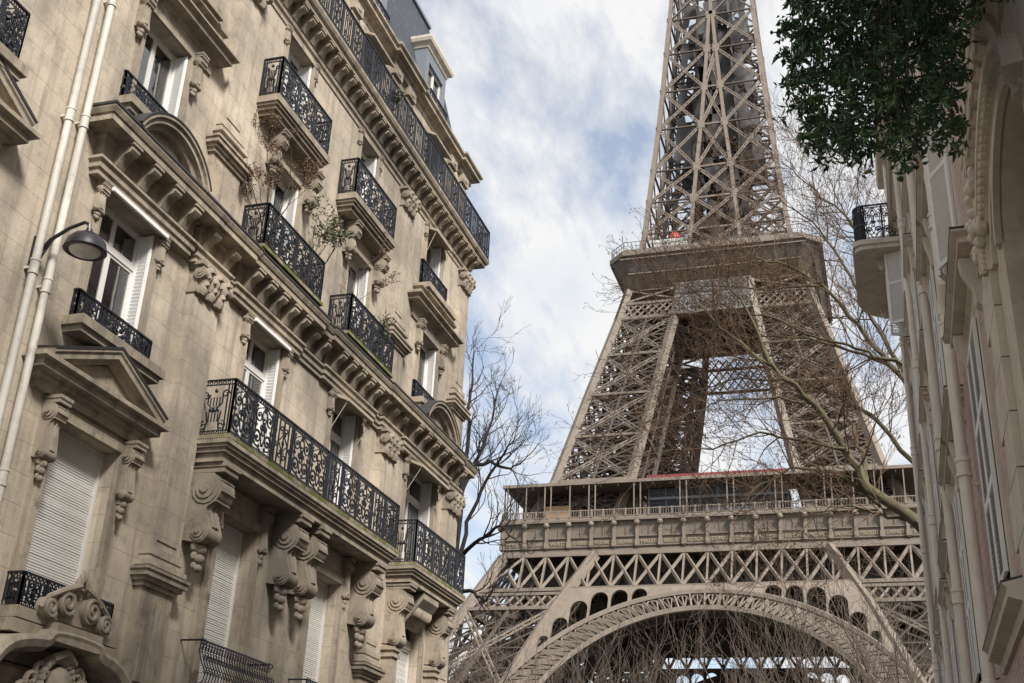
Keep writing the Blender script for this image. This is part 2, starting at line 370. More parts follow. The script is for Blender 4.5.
def roller(parent, fn, a, b, c, d, depth=.22):
    """closed roller blind of horizontal slats in its guide frame"""
    w = MB(); o = -depth
    fbox(w, fn, o, o + .05, a, a + .05, c, d); fbox(w, fn, o, o + .05, b - .05, b, c, d); fbox(w, fn, o + .001, o + .05, a + .049, b - .049, d - .06, d)
    wo = part('blind_frame', w, 'white', parent)
    s = MB(); n = int((d - c) / .042); rng = random.Random(int(a * 100))
    for i in range(n):
        z = c + (d - c) * i / n; z2 = c + (d - c) * (i + 1) / n; sk = rng.uniform(-.003, .003)
        s.add([fn(o + .006, a + .05, z), fn(o + .006, b - .05, z), fn(o + .015 + sk, b - .05, z + (z2 - z) * .35), fn(o + .015 + sk, a + .05, z + (z2 - z) * .35),
               fn(o + .013 + sk, b - .05, z + (z2 - z) * .8), fn(o + .013 + sk, a + .05, z + (z2 - z) * .8), fn(o + .006, b - .05, z2), fn(o + .006, a + .05, z2)],
              [(0, 1, 2, 3), (3, 2, 4, 5), (5, 4, 6, 7)])
    part('roller_blind', s, 'roller', wo)
    return wo

def surround(mb, fn, a, b, c, d, w=.2, t=.07, sill=False):
    for k, (ww, tt) in enumerate(((w, t * .55), (w * .62, t), (w * .25, t * .7))):
        k *= .0015
        fbox(mb, fn, -.004, tt, a - ww, a - k, c, d); fbox(mb, fn, -.004, tt, b + k, b + ww, c, d); fbox(mb, fn, -.004, tt, a - ww, b + ww, d + k, d + ww)
    return mb

def arc(cx, cy, r, a0, a1, n, rx=None):
    rx = rx or r
    return [(cx + rx * cos(radians(a0 + (a1 - a0) * i / n)), cy + r * sin(radians(a0 + (a1 - a0) * i / n))) for i in range(n + 1)]
def spiral(cx, cy, r0, r1, a0, turns, n=14):
    return [(cx + (r0 + (r1 - r0) * i / n) * cos(a0 + turns * 2 * pi * i / n), cy + (r0 + (r1 - r0) * i / n) * sin(a0 + turns * 2 * pi * i / n)) for i in range(n + 1)]

def console(parent, fn, y, z1, h, d, w, drops=3, name='console', mt='carved'):
    """scrolled bracket: abacus, large upper volute, S neck, small lower volute, hanging husks"""
    mb = MB(); r1 = min(d * .43, h * .19); r2 = r1 * .62; hb = h * (.74 if drops else 1.0); z0 = z1 - hb
    ab = h * .09
    fbox(mb, fn, -.01, d * .99, y - w * .56, y + w * .56, z1 - ab * .45, z1); fbox(mb, fn, -.01, d * .94, y - w * .51, y + w * .51, z1 - ab, z1 - ab * .45)
    zt = z1 - ab; c1 = (d * .92 - r1, zt - r1); c2 = (d * .20 + r2, z0 + r2)
    poly = [(-.01, zt), (c1[0], zt)] + arc(c1[0], c1[1], r1, 85, -62, 9)
    p0 = poly[-1]; p1 = (c2[0] + r2 * cos(radians(30)), c2[1] + r2 * sin(radians(30))); hz = max(.02, p0[1] - p1[1])
    def neck(t):
        q = [p0, (p0[0] - r1 * .55, p0[1] - hz * .18), (p1[0] - r2 * .30, p1[1] + hz * .55), p1]; s = 1 - t; cf = (s ** 3, 3 * s * s * t, 3 * s * t * t, t ** 3)
        return (sum(c * e[0] for c, e in zip(cf, q)), sum(c * e[1] for c, e in zip(cf, q)))
    for i in range(1, 8): poly.append(neck(i / 8))
    poly += arc(c2[0], c2[1], r2, 30, -110, 7) + [(-.01, z0 + r2 * .3)]
    mb.prism(poly, lambda u, v, t: fn(u, y + t, v), -w / 2, w / 2)
    for sgn in (-1, 1):
        for (cx, cz), r in ((c1, r1), (c2, r2)):
            for k, (rr, tt) in enumerate(((.86, .018), (.58, .04), (.26, .066))):
                ds = arc(cx, cz, r * rr, 0, 330, 11)
                mb.prism(ds, lambda u, v, t: fn(u, y + sgn * (w / 2 + t), v), -.01, tt * min(1.2, w / .25))
    # leaf down the front
    for off, rr in ((0, .17), (-.27, .12), (.27, .12)):
        mb.tube([fn(neck(t)[0] + .004, y + off * w * (1 - .4 * t), neck(t)[1]) for t in (0, .2, .4, .6, .8, 1)], [w * rr * q for q in (.5, .9, 1.1, 1.1, .9, .6)], 7)
    for k in range(5):
        a = radians(70 - 38 * k); mb.tube([fn(c1[0] + r1 * cos(a), y - w * .5, c1[1] + r1 * sin(a)), fn(c1[0] + r1 * 1.03 * cos(a), y, c1[1] + r1 * 1.03 * sin(a)), fn(c1[0] + r1 * cos(a), y + w * .5, c1[1] + r1 * sin(a))], w * .045 + .004, 5)
    for k in range(drops):
        q = fn(c2[0] * .8, y, z0 - h * .04 - k * h * .085); s = 1 - .18 * k
        mb.ball(q, d * .15 * s + .02, w * .34 * s, h * .062 * s, 9, 6)
        for sg in (-1, 1): q2 = fn(c2[0] * .7, y + sg * w * .28 * s, q[2] + h * .02); mb.ball(q2, d * .10 * s + .015, w * .17 * s, h * .05 * s, 7, 4)
    return part(name, mb, mt, parent, smooth=.7, recalc=True)

def capital(parent, fn, a, b, z0, z1, t=.12):
    """composite pilaster capital: abacus, corner volutes, two rows of leaves"""
    mb = MB(); h = z1 - z0; w = b - a
    fbox(mb, fn, -.01, t + .16, a - .10, b + .10, z1 - h * .13, z1); fbox(mb, fn, -.01, t + .10, a - .05, b + .05, z1 - h * .20, z1 - h * .13)
    fbox(mb, fn, -.01, t + .03, a, b, z0 + h * .08, z1 - h * .2); fbox(mb, fn, -.01, t + .06, a - .03, b + .03, z0, z0 + h * .08)
    for y in (a + .04, b - .04):
        for k, (r, e) in enumerate(((.21, 0), (.14, .03), (.06, .06))):
            ds = arc(t + .06 + .03, z1 - h * .20 - h * .17, h * r, 0, 330, 11)
            mb.prism(ds, lambda u, v, q: fn(u, y + q, v), -.09 - e * .5, .09 + e * .5)
    rng = random.Random(int(a * 77 + z0 * 31))
    for row, (zz, n) in enumerate(((.20, 3), (.42, 4), (.62, 3))):
        for i in range(n):
            y = a + w * (i + .5) / n; q = fn(t + .04 + .035 * row, y, z0 + h * zz)
            mb.tube([fn(t + .01 + .03 * row, y, z0 + h * (zz - .14)), fn(t + .05 + .03 * row, y, z0 + h * zz), fn(t + .08 + .035 * row, y, z0 + h * (zz + .12)), fn(t + .15 + .035 * row, y, z0 + h * (zz + .15)), fn(t + .17 + .035 * row, y, z0 + h * (zz + .08))], [w * .40 / n, w * .46 / n, w * .40 / n, w * .28 / n, w * .12 / n], 6)
    return part('capital', mb, 'carved', parent, smooth=.8, recalc=True)

def modillions(mb, fn, y0, y1, step, w, o0, o1, z0, z1):
    n = max(1, round((y1 - y0) / step))
    for i in range(n):
        y = y0 + (y1 - y0) * (i + .5) / n
        poly = [(o0, z1), (o1, z1), (o1, z1 - (z1 - z0) * .30), (o1 - .04, z1 - (z1 - z0) * .42), (o0 + (o1 - o0) * .62, z1 - (z1 - z0) * .5), (o0 + (o1 - o0) * .45, z1 - (z1 - z0) * .72), (o0 + (o1 - o0) * .3, z0), (o0, z0)]
        mb.prism(poly, lambda u, v, t: fn(u, y + t, v), -w / 2, w / 2)
        fbox(mb, fn, o0, o1 + .03, y - w * .62, y + w * .62, z1 - .05, z1 + .002)

# ------------------------------------------------------------------ wrought iron
def iron_bits(kind, W, H):
    """polylines (s,t,r) of one railing panel W wide, H high, plus the solid rosettes"""
    P = []; B = []; r = .0085; b0, t0 = .07, H - .10
    P.append(([(0.012, .03), (0.012, H)], .011)); P.append(([(W - .012, .03), (W - .012, H)], .011))
    n = max(2, int(W / .085))
    for i in range(n):
        x = W * (i + .5) / n; P.append((arc(x, t0 + .045, .032, 0, 360, 8), .006))
        P.append((arc(x, .035, .028, 0, 360, 8), .006))
    h = t0 - b0; c = W / 2
    if kind == 'scroll':
        k = min(W * .23, h * .23)
        for sg in (-1, 1):
            def X(p): return [(c + sg * (q[0]), q[1]) for q in p]
            P.append((X(spiral(W * .245, b0 + h * .27, k, k * .22, -pi / 2 - .2, 1.35, 17)), r + .002))
            P.append((X(spiral(W * .245, b0 + h * .27, k * .62, k * .5, 0, 1, 10)), r))
            P.append((X(spiral(W * .25, b0 + h * .74, k * .80, k * .18, pi / 2, -1.4, 15)), r + .001))
            P.append((X([(W * .245, b0 + h * .27 - k), (W * .12, b0 + h * .04), (0, b0)]), r))
            P.append((X([(W * .25, b0 + h * .74 + k * .8), (W * .10, b0 + h * .97), (0, t0)]), r))
            P.append((X(spiral(W * .09, b0 + h * .52, W * .085, W * .03, pi, 1.1, 9)), r))
            P.append((X([(W * .44, b0 + h * .02), (W * .36, b0 + h * .50), (W * .46, b0 + h * .98)]), r))
            P.append((X([(W * .03, b0 + h * .12), (W * .10, b0 + h * .32), (W * .02, b0 + h * .56), (W * .12, b0 + h * .80), (W * .02, b0 + h * .97)]), r))
            P.append((X(spiral(W * .40, b0 + h * .50, .045, .012, 0, 1.2, 8)), .007)); P.append((X(spiral(W * .15, b0 + h * .09, .04, .012, 1, 1.2, 8)), .007)); P.append((X(spiral(W * .40, b0 + h * .92, .04, .012, 2, 1.2, 8)), .007))
            B += [(c + sg * W * .245, b0 + h * .27, .038), (c + sg * W * .25, b0 + h * .74, .03), (c + sg * W * .33, b0 + h * .52, .030)]
        P.append((arc(c, b0 + h * .50, h * .15, 0, 360, 12, W * .075), r)); B += [(c, b0 + h * .5, .042), (c, b0 + h * .9, .036), (c, b0 + h * .14, .034), (c, b0 + h * .72, .03)]
    elif kind == 'urn':
        m = 4
        for i in range(m): x = c + (i - 1.5) * W * .085; P.append(([(x, b0 + h * .52), (x, b0 + h * .74)], .007)); P.append(([(x, b0 + h * .2), (x, b0 + h * .42)], .007))
        for sg in (-1, 1):
            P.append(([(c + sg * W * .2, b0 + h * .80), (c + sg * W * .2, b0 + h * .60), (c + sg * W * .08, b0 + h * .50), (c, b0 + h * .48)], r))
            P.append((spiral(c + sg * W * .27, b0 + h * .80, W * .12, W * .03, 0, 1.2 * sg, 10), r)); P.append((spiral(c + sg * W * .25, b0 + h * .12, W * .13, W * .03, pi / 2, -1.3 * sg, 10), r))
            P.append(([(c + sg * W * .2, b0), (c + sg * W * .16, b0 + h * .2), (c + sg * W * .2, b0 + h * .42)], r))
            P.append(([(c + sg * W * .33, b0), (c + sg * W * .33, t0)], .009)); P.append(([(c + sg * W * .42, b0), (c + sg * W * .42, t0)], .009))
        B += [(c, b0 + h * .46, .055), (c - W * .1, b0 + h * .46, .045), (c + W * .1, b0 + h * .46, .045), (c, b0 + h * .88, .045)]
    elif kind == 'lyre':
        for x in (.10, .26, .5, .74, .90): P.append(([(W * x, b0), (W * x, t0)], .010))
        for sg in (-1, 1):
            P.append((spiral(c + sg * W * .12, b0 + h * .22, W * .11, W * .03, pi / 2, 1.2 * sg, 10), r)); P.append((spiral(c + sg * W * .12, b0 + h * .80, W * .11, W * .03, -pi / 2, -1.2 * sg, 10), r))
            P.append((spiral(c + sg * W * .38, b0 + h * .42, W * .10, W * .03, 0, 1.2 * sg, 9), r))
            P.append(([(c + sg * W * .02, b0 + h * .32), (c + sg * W * .22, b0 + h * .5), (c + sg * W * .02, b0 + h * .70)], r))
        B += [(c, b0 + h * .5, .05), (c, b0 + h * .12, .04), (c, b0 + h * .9, .036), (c - W * .38, b0 + h * .7, .03), (c + W * .38, b0 + h * .7, .03)]
    elif kind == 'bars':
        n = max(4, int(W / .10))
        for i in range(n): x = W * (i + .5) / n; P.append(([(x, b0), (x, t0)], .009)); B.append((x, b0 + h * .5, .018))
        for sg in (-1, 1):
            P.append((spiral(c + sg * W * .18, b0 + h * .2, W * .15, W * .04, pi / 2, 1.2 * sg, 10), r)); P.append((spiral(c + sg * W * .18, b0 + h * .8, W * .15, W * .04, -pi / 2, -1.2 * sg, 10), r))
    return P, B

def railing(mb, path, z0, H, step=.6, kinds=('scroll',)):
    """wrought-iron railing along plan path [(x,y)]"""
    ki = 0
    for (x0, y0), (x1, y1) in zip(path[:-1], path[1:]):
        Ln = hypot(x1 - x0, y1 - y0); n = max(1, round(Ln / step)); W = Ln / n; ux, uy = (x1 - x0) / Ln, (y1 - y0) / Ln
        mb.beam((x0, y0, z0 + H), (x1, y1, z0 + H), .05, .028); mb.beam((x0, y0, z0 + H - .095), (x1, y1, z0 + H - .095), .014, .02); mb.beam((x0, y0, z0 + .075), (x1, y1, z0 + .075), .014, .02)
        mb.beam((x0, y0, z0 + .01), (x1, y1, z0 + .01), .02, .02)
        for (px, py) in ((x0, y0), (x1, y1)): mb.beam((px, py, z0), (px, py, z0 + H), .03)
        for i in range(n):
            kd = kinds[ki % len(kinds)] if Ln > 1.0 else ('urn' if kinds[0] != 'bars' else 'bars'); ki += 1
            P, B = iron_bits(kd, W, H); sx, sy = x0 + ux * W * i, y0 + uy * W * i
            for pts, r in P: mb.tube([(sx + ux * s, sy + uy * s, z0 + t) for s, t in pts], r * 1.75, 4, caps=False)
            for s, t, r in B: mb.ball((sx + ux * s, sy + uy * s, z0 + t), r if abs(ux) > .5 else r * .55, r * .55 if abs(ux) > .5 else r, r, 6, 4)
    return mb

# ================================================================== the lattice tower
TX, TY = -27.0, 225.6
TW = thing('lattice_tower', 'great brown wrought-iron lattice tower with two platforms and an arch between its legs', 'tower', (TX, TY, 0))
def itp(tab):
    hs = [a for a, b in tab]; ws = [b for a, b in tab]
    return lambda h: float(np.interp(h, hs, ws))
wo = itp([(0, 61), (20, 51), (38.7, 41.7), (45, 38.8), (52.9, 34.9), (59.3, 31.9), (68.5, 28.0), (86, 23.5), (104, 18.7), (118, 15.3), (123, 14.5), (156, 11.3), (188, 9.0), (230, 6.6), (276, 4.6)])
wi = itp([(0, 46), (32, 29.3), (42.4, 24.6), (52.8, 18.9), (59.3, 16.4), (68, 14.2), (85, 11.1), (104, 7.6), (118, 5.6), (125, 4.8), (141, 3.55), (152, 2.5), (162, 1.75), (173, 1.0), (184, .3), (300, .3)])
def side(k):
    """face k: (u along the face, v outward, h) -> world"""
    a = k * pi / 2; c, s = cos(a), sin(a)
    def f(u, v, h): return (TX + u * c + v * s, TY + u * s - v * c, h)
    return f
F = [side(k) for k in range(4)]
def lat(mb, f, P00, P10, P01, P11, nx, w, rows=1):
    """X lattice in the quad with corners (u,v,h)"""
    P00, P10, P01, P11 = map(Vector, (P00, P10, P01, P11))
    def Q(s, t): return f(*((P00 * (1 - s) + P10 * s) * (1 - t) + (P01 * (1 - s) + P11 * s) * t))
    for j in range(rows):
        for i in range(nx):
            s0, s1, t0, t1 = i / nx, (i + 1) / nx, j / rows, (j + 1) / rows
            mb.beam(Q(s0, t0), Q(s1, t1), w, w * .5); mb.beam(Q(s1, t0), Q(s0, t1), w, w * .45)
    return Q
def latbeam(mb, p, q, w, t, n, up=(0, 0, 1)):
    """built-up beam: two flanges and zigzag lacing"""
    p, q = Vector(p), Vector(q); d = (q - p).normalized(); u = Vector(up); a = d.cross(u)
    if a.length < .05: a = d.orthogonal()
    a.normalize(); a = a * (w / 2 - t / 2)
    mb.beam(p + a, q + a, t, t); mb.beam(p - a, q - a, t, t)
    for i in range(n):
        s0, s1 = i / n, (i + 1) / n; sg = 1 if i % 2 else -1
        mb.beam(p.lerp(q, s0) + a * sg, p.lerp(q, s1) - a * sg, t * .7, t * .5)

# --- legs below the first floor, between the floors, and the upper shaft: corner ridges
low = [0, 15, 29.5, 43.3, 52.9]; mid = [59.3, 68.3, 77.5, 86.5, 95.5, 103.9]; upp = [118, 125.2, 133, 141, 152.2, 162.5, 173.2, 183.2]
def pillars(levels, name, wr, wx, wsec, wid):
    for k in range(4):
        f = F[k]; A = MB(); B = MB()
        for i in range(len(levels) - 1):
            h0, h1 = levels[i], levels[i + 1]; o0, o1, i0, i1 = wo(h0), wo(h1), wi(h0), wi(h1)
            # the pillar at the left end of face k: corners u=-o..-i, v=i..o
            E = [((-o0, o0, h0), (-o1, o1, h1)), ((-i0, o0, h0), (-i1, o1, h1)), ((-i0, i0, h0), (-i1, i1, h1)), ((-o0, i0, h0), (-o1, i1, h1))]
            for j, (p, q) in enumerate(E): (A if j != 2 else B).beam(f(*p), f(*q), wr if j != 2 else wr * .8)
            for j in range(4):
                (p0, p1), (q0, q1) = E[j], E[(j + 1) % 4]; outer = j in (0, 3); mb = A if outer else B
                P0, P1, Q0, Q1 = map(Vector, (f(*p0), f(*p1), f(*q0), f(*q1)))
                width = (Q0 - P0).length
                if width < 1.2 or (outer and h1 == 52.9): continue
                n = max(4, int((P0 - Q1).length / 1.6))
                nr = (Q0 - P0).cross(P1 - P0); latbeam(mb, P0, Q1, wx, wx * .30, n, nr); latbeam(mb, Q0, P1, wx, wx * .30, n, nr)
                mb.beam(P1, Q1, wx * .8, wx * .6)
                if width > 5:
                    for s in (.5,):
                        B.beam(P0.lerp(Q0, s), P1.lerp(Q1, s), wx * .5)
                    # secondary bracing
                    for a in range(3):
                        for b in range(4):
                            def Qd(s, t): return (P0.lerp(Q0, s)).lerp(P1.lerp(Q1, s), t)
                            B.beam(Qd(a / 3, b / 4), Qd((a + 1) / 3, (b + 1) / 4), wsec); B.beam(Qd((a + 1) / 3, b / 4), Qd(a / 3, (b + 1) / 4), wsec)
                            if b: B.beam(Qd(a / 3, b / 4), Qd((a + 1) / 3, b / 4), wsec)
            # diaphragm
            q = [Vector(f(*e[1])) for e in E]
            if (q[0] - q[1]).length > 2: B.beam(q[0], q[2], wx * .6); B.beam(q[1], q[3], wx * .6)
            # lift rails and stairs inside
            if (q[0] - q[1]).length > 6:
                c0 = sum((Vector(f(*e[0])) for e in E), Vector()) / 4; c1 = sum(q, Vector()) / 4
                for off in (Vector((1.6, 0, 0)), Vector((-1.6, 0, 0)), Vector((0, 2.6, 0))): B.beam(c0 + off, c1 + off, .55, .9)
                for t in range(6): c = c0.lerp(c1, t / 6); B.beam(c - Vector((3.0, 0, 0)), c + Vector((3.0, 0, 0)), .3, .55); B.beam(c - Vector((0, 3, 0)), c + Vector((0, 3, 0)), .3, .55); B.beam(c + Vector((-2.4, -1, 0)), c0.lerp(c1, (t + 1) / 6) + Vector((2.4, -1, 0)), .9, .3)
        part(name, A, 'tower', TW); part(name + '_inner_bracing', B, 'tower_shade', TW)
pillars(low, 'lower_leg', 1.5, 1.0, .22, 1); pillars(mid, 'middle_leg', 1.3, .8, .25, 1)
# shaft
A = MB(); B = MB()
for k in range(4):
    f = F[k]
    for i in range(len(upp) - 1):
        h0, h1 = upp[i], upp[i + 1]; o0, o1, i0, i1 = wo(h0), wo(h1), wi(h0), wi(h1)
        for sg in (-1, 1):
            A.beam(f(sg * o0, o0, h0), f(sg * o1, o1, h1), .95 if sg == -1 else .9); A.beam(f(sg * i0, o0, h0), f(sg * i1, o1, h1), .72)
            P0, P1, Q0, Q1 = map(Vector, (f(sg * o0, o0, h0), f(sg * o1, o1, h1), f(sg * i0, o0, h0), f(sg * i1, o1, h1)))
            n = max(3, int((P0 - Q1).length / 1.1)); nr = f(0, 1, 0); nr = Vector(nr) - Vector(f(0, 0, 0)); latbeam(A, P0, Q1, .68, .22, n, nr); latbeam(A, Q0, P1, .68, .22, n, nr)
            B.beam(P1, Q1, .4, .3)
            # gusset plates at the nodes
            d = Vector(f(0, 1, 0)) - Vector(f(0, 0, 0)); A.beam(Q1 - Vector((0, 0, 1.0)) + d * .1, Q1 + Vector((0, 0, 1.0)) + d * .1, 1.5, .5, up=d); A.beam(P1 - Vector((0, 0, .7)) + d * .08, P1 + Vector((0, 0, .7)) + d * .08, 1.2, .4, up=d)
            # inner faces of the four pillars
            P0, P1, Q0, Q1 = map(Vector, (f(sg * i0, o0, h0), f(sg * i1, o1, h1), f(sg * i0, i0, h0), f(sg * i1, i1, h1)))
            if (P0 - Q0).length > 1:
                B.beam(P0, Q1, .4); B.beam(Q0, P1, .4); B.beam(P1, Q1, .35); B.beam(Q0, Q1, .6)
                for t in (.33, .66): B.beam(P0.lerp(P1, t), Q0.lerp(Q1, t), .22)
        if i0 > .8:
            if i1 > .6: latbeam(A, f(-i0, o0, h0), f(i1, o1, h1), .7, .24, 8, nr); latbeam(A, f(i0, o0, h0), f(-i1, o1, h1), .7, .24, 8, nr)
            A.beam(f(-i1, o1, h1), f(i1, o1, h1), .4)
part('shaft', A, 'tower', TW); part('shaft_inner_bracing', B, 'tower_shade', TW)
A = MB(); lv = [183.2, 193, 203, 213, 224, 236, 249, 262, 274]
for k in range(4):
    f = F[k]
    for h0, h1 in zip(lv[:-1], lv[1:]):
        o0, o1 = wo(h0), wo(h1)
        A.beam(f(-o0, o0, h0), f(-o1, o1, h1), .8); A.beam(f(0, o0, h0), f(0, o1, h1), .7); A.beam(f(-o1, o1, h1), f(o1, o1, h1), .4)
        for sg in (-1, 1): latbeam(A, f(sg * o0, o0, h0), f(0, o1, h1), .6, .2, 8); latbeam(A, f(0, o0, h0), f(sg * o1, o1, h1), .6, .2, 8)
part('upper_shaft', A, 'tower', TW)
top = MB(); top.box(TX - 8, TX + 8, TY - 8, TY + 8, 274.5, 277); top.box(TX - 6, TX + 6, TY - 6, TY + 6, 277.2, 282); top.tube([(TX, TY, 282), (TX, TY, 300), (TX, TY, 322)], [3, 1.2, .3], 8); part('top_platform', top, 'tower', TW)
# lift shaft core and stairs in the shaft
B = MB()
for sx in (-1, 1):
    for sy in (-1, 1): B.beam((TX + sx * 2.4, TY + sy * 2.4, 118), (TX + sx * 2.0, TY + sy * 2.0, 200), .5)
for h in range(119, 200, 3):
    for sx in (-1, 1): B.beam((TX + sx * 2.3, TY - 2.3, h), (TX - sx * 2.3, TY - 2.3, h + 3), .25); B.beam((TX + sx * 2.3, TY - 2.3, h), (TX + sx * 2.3, TY + 2.3, h + 3), .25)
    B.beam((TX - 2.3, TY - 2.4, h), (TX + 2.3, TY - 2.4, h), .3); B.beam((TX - 2.3, TY + 2.4, h), (TX + 2.3, TY + 2.4, h), .3)
    sg = 1 if (h // 3) % 2 else -1
    for ox in (-6.5, 6.0):
        if h < 150: B.beam((TX + ox - sg * 1.6, TY + 3, h), (TX + ox + sg * 1.6, TY + 3, h + 3), .9, .25)
B.box(TX - 1.9, TX + 1.9, TY - 1.2, TY + 1.9, 118, 150)
part('lift_shaft', B, 'tower_shade', TW)
nt_ = MB(); rg = random.Random(8)
for h0, h1, s, ny in ((146, 192, .80, 20), (119, 146, .45, 12)):
    for k in range(4):
        f = F[k]; nx = 9
        keep_ = [[rg.random() > (.24 if s > .5 else .40) for _ in range(nx)] for _ in range(ny)]
        def J(i, j):
            h = h0 + (h1 - h0) * j / ny; return f((i / nx * 2 - 1) * wo(h) * s + .25 * sin(i * 5 + j * 3), wo(h) * .40 + .3 * sin(i * 2.2 + j), h + .3 * sin(i * 3 + j * 7))
        for j in range(ny):
            for i in range(nx):
                if keep_[j][i]: nt_.add([J(i, j), J(i + 1, j), J(i + 1, j + 1), J(i, j + 1)], [(0, 1, 2, 3)])
part('safety_net', nt_, 'net', TW)

# --- belts, arches, spandrels on the four sides
for k in range(4):
    f = F[k]; A = MB(); D = MB()
    vz = lambda h: wo(h) + .12
    # chords
    for h, hh in ((53.15, .75), (46.55, .55)):
        A.beam(f(-wo(h) - .3, vz(h) + .15, h), f(wo(h) + .3, vz(h) + .15, h), .8, hh)
    # nine bays either side of the middle, aligned with the corbels above
    st = 70 / 18
    for j in range(-9, 10):
        u = j * st
        if abs(u) > wo(53) - .6: continue
        ub = u
        A.beam(f(u, vz(53), 53.0), f(ub, vz(46.7), 46.7), .3, .46)
        if j < 9:
            u2 = (j + 1) * st
            if abs(u2) <= wo(53) + .3:
                A.beam(f(u, vz(53), 52.9), f(u2, vz(46.7), 46.7), .35, .50); A.beam(f(u2, vz(53), 52.9), f(u, vz(46.7), 46.7), .30, .48)
    for sg in (-1, 1):   # slanting end bays over the legs
        A.beam(f(sg * 9 * st * .985, vz(52.9), 52.9), f(sg * (wo(46.7) - .4), vz(46.7), 46.7), .8); A.beam(f(sg * 8 * st, vz(52.9), 52.9), f(sg * (wo(46.7) - .6), vz(46.7), 46.7), .6, .4); A.beam(f(sg * 8.6 * st, vz(50), 50), f(sg * 8 * st, vz(46.7), 46.7), .5)
        # small diamond band of the legs
        for h, hh in ((45.8, .45), (43.3, .55)): A.beam(f(sg * (wi(h) + .2), vz(h) + .12, h), f(sg * wo(h), vz(h) + .12, h), .6, hh)
        n = 8; u0, u1 = wi(44.6) + .6, wo(44.6) - .3
        for i in range(n):
            a, b = u0 + (u1 - u0) * i / n, u0 + (u1 - u0) * (i + 1) / n
            A.beam(f(sg * a, vz(45.7), 45.7), f(sg * b, vz(43.4), 43.4), .2, .36); A.beam(f(sg * b, vz(45.7), 45.7), f(sg * a, vz(43.4), 43.4), .2, .36)
        # bold inner ridge
        for h0, h1 in ((20, 32), (32, 42.4), (42.4, 53)): A.beam(f(sg * (wi(h0) + .1), vz(h0) + .35, h0), f(sg * (wi(h1) + .1), vz(h1) + .35, h1), 1.0, 1.25)
    part('belt_girder', A, 'tower', TW)
    # arch: two bold rings with fan tracery between
    Ro, co, Ri, ci = 38.8, 6.5, 30.6, 11.9
    def ao(t): u = Ro * sin(t); h = co + Ro * cos(t); return (u, vz(h) + .75, h)
    def ai(t): u = Ri * sin(t); h = ci + Ri * cos(t); return (u, vz(h) + .75, h)
    T = [radians(a) for a in np.linspace(-66, 66, 67)]
    R = MB()
    for a, b in zip(T[:-1], T[1:]):
        for g, w_ in ((ao, .62), (ai, .72)):
            R.beam(f(*g(a)), f(*g(b)), .8, w_, up=f(0, 1, 0)) if False else R.beam(f(*g(a)), f(*g(b)), 1.0, w_)
    nF = 32; TT = [radians(-60 + 120 * i / nF) for i in range(nF + 1)]
    for i, t in enumerate(TT):
        R.beam(f(*ao(t)), f(*ai(t)), .25, .6)
        if i < nF:
            t2 = TT[i + 1]; tm = (t + t2) / 2; c = Vector(ai(tm)).lerp(Vector(ao(tm)), .10)
            for s in (-.34, 0, .34):
                e = Vector(ai(tm + s * (t2 - t))).lerp(Vector(ao(tm + s * (t2 - t))), .62 + .26 * (1 - (abs(s) / .5) ** 2)); R.beam(f(*c), f(*e), .16, .26)
            pv = None
            for s in np.linspace(-.46, .46, 7):
                e = Vector(ai(tm + s * (t2 - t))).lerp(Vector(ao(tm + s * (t2 - t))), .40 + .45 * sqrt(max(0, 1 - (s / .48) ** 2)))
                if pv is not None: R.beam(f(*pv), f(*e), .16, .26)
                pv = e
    part('arch', R, 'tower', TW)
    for a, b in zip(T[:-1], T[1:]):    # soffit and the rear ring
        p, q = ai(a), ai(b); p2, q2 = (p[0], p[1] - 5.2, p[2]), (q[0], q[1] - 5.2, q[2])
        D.beam(f(*p2), f(*q2), .8, .8); po, qo = ao(a), ao(b); D.beam(f(po[0], po[1] - 5.2, po[2]), f(qo[0], qo[1] - 5.2, qo[2]), .8, .8)
        D.beam(f(*p), f(*p2), .3); D.beam(f(*p), f(*q2), .25); D.beam(f(*p2), f(po[0], po[1] - 5.2, po[2]), .3); D.beam(f(*p2), f(qo[0], qo[1] - 5.2, qo[2]), .25)
        D.add([f(p[0], p[1] - .5, p[2] + .25), f(q[0], q[1] - .5, q[2] + .25), f(q[0], q[1] - 2.6, q[2] + .25), f(p[0], p[1] - 2.6, p[2] + .25)], [(0, 1, 2, 3)])
    for a, b in zip(T[:-1], T[1:]):
        p, q, po, qo = ai(a), ai(b), ao(a), ao(b); D.add([f(p[0], p[1] - 2.6, p[2]), f(q[0], q[1] - 2.6, q[2]), f(qo[0], qo[1] - 2.6, qo[2]), f(po[0], po[1] - 2.6, po[2])], [(0, 1, 2, 3)])  # dark backing sheet, painted shade behind the fan tracery
    # solid dark sheets standing in for the shade among the rear lattice layers
    D.add([f(-wi(48) - 1, vz(50) - 5.5, 47.8), f(wi(48) + 1, vz(50) - 5.5, 47.8), f(wi(53) + 1, vz(50) - 5.5, 53.3), f(-wi(53) - 1, vz(50) - 5.5, 53.3)], [(0, 1, 2, 3)])
    for sg in (-1, 1): D.add([f(sg * (wi(46) + 1), vz(50) - 6.5, 45), f(sg * (wo(46) - 3), vz(50) - 6.5, 45), f(sg * (wo(53) - 2), vz(50) - 6.5, 53.3), f(sg * (wi(53) + 1), vz(50) - 6.5, 53.3)], [(0, 1, 2, 3)])
    # rear face of the belt
    for j in range(-6, 6):
        u, u2 = j * 3.3, (j + 1) * 3.3; D.beam(f(u, wi(50) + 1, 53), f(u2, wi(50) + 1, 47.6), .5); D.beam(f(u2, wi(50) + 1, 53), f(u, wi(50) + 1, 47.6), .5); D.beam(f(u, vz(50) - 5, 53), f(u2, vz(50) - 5, 47.6), .5); D.beam(f(u2, vz(50) - 5, 53), f(u, vz(50) - 5, 47.6), .5)
    part('arch_soffit', D, 'tower_shade', TW)
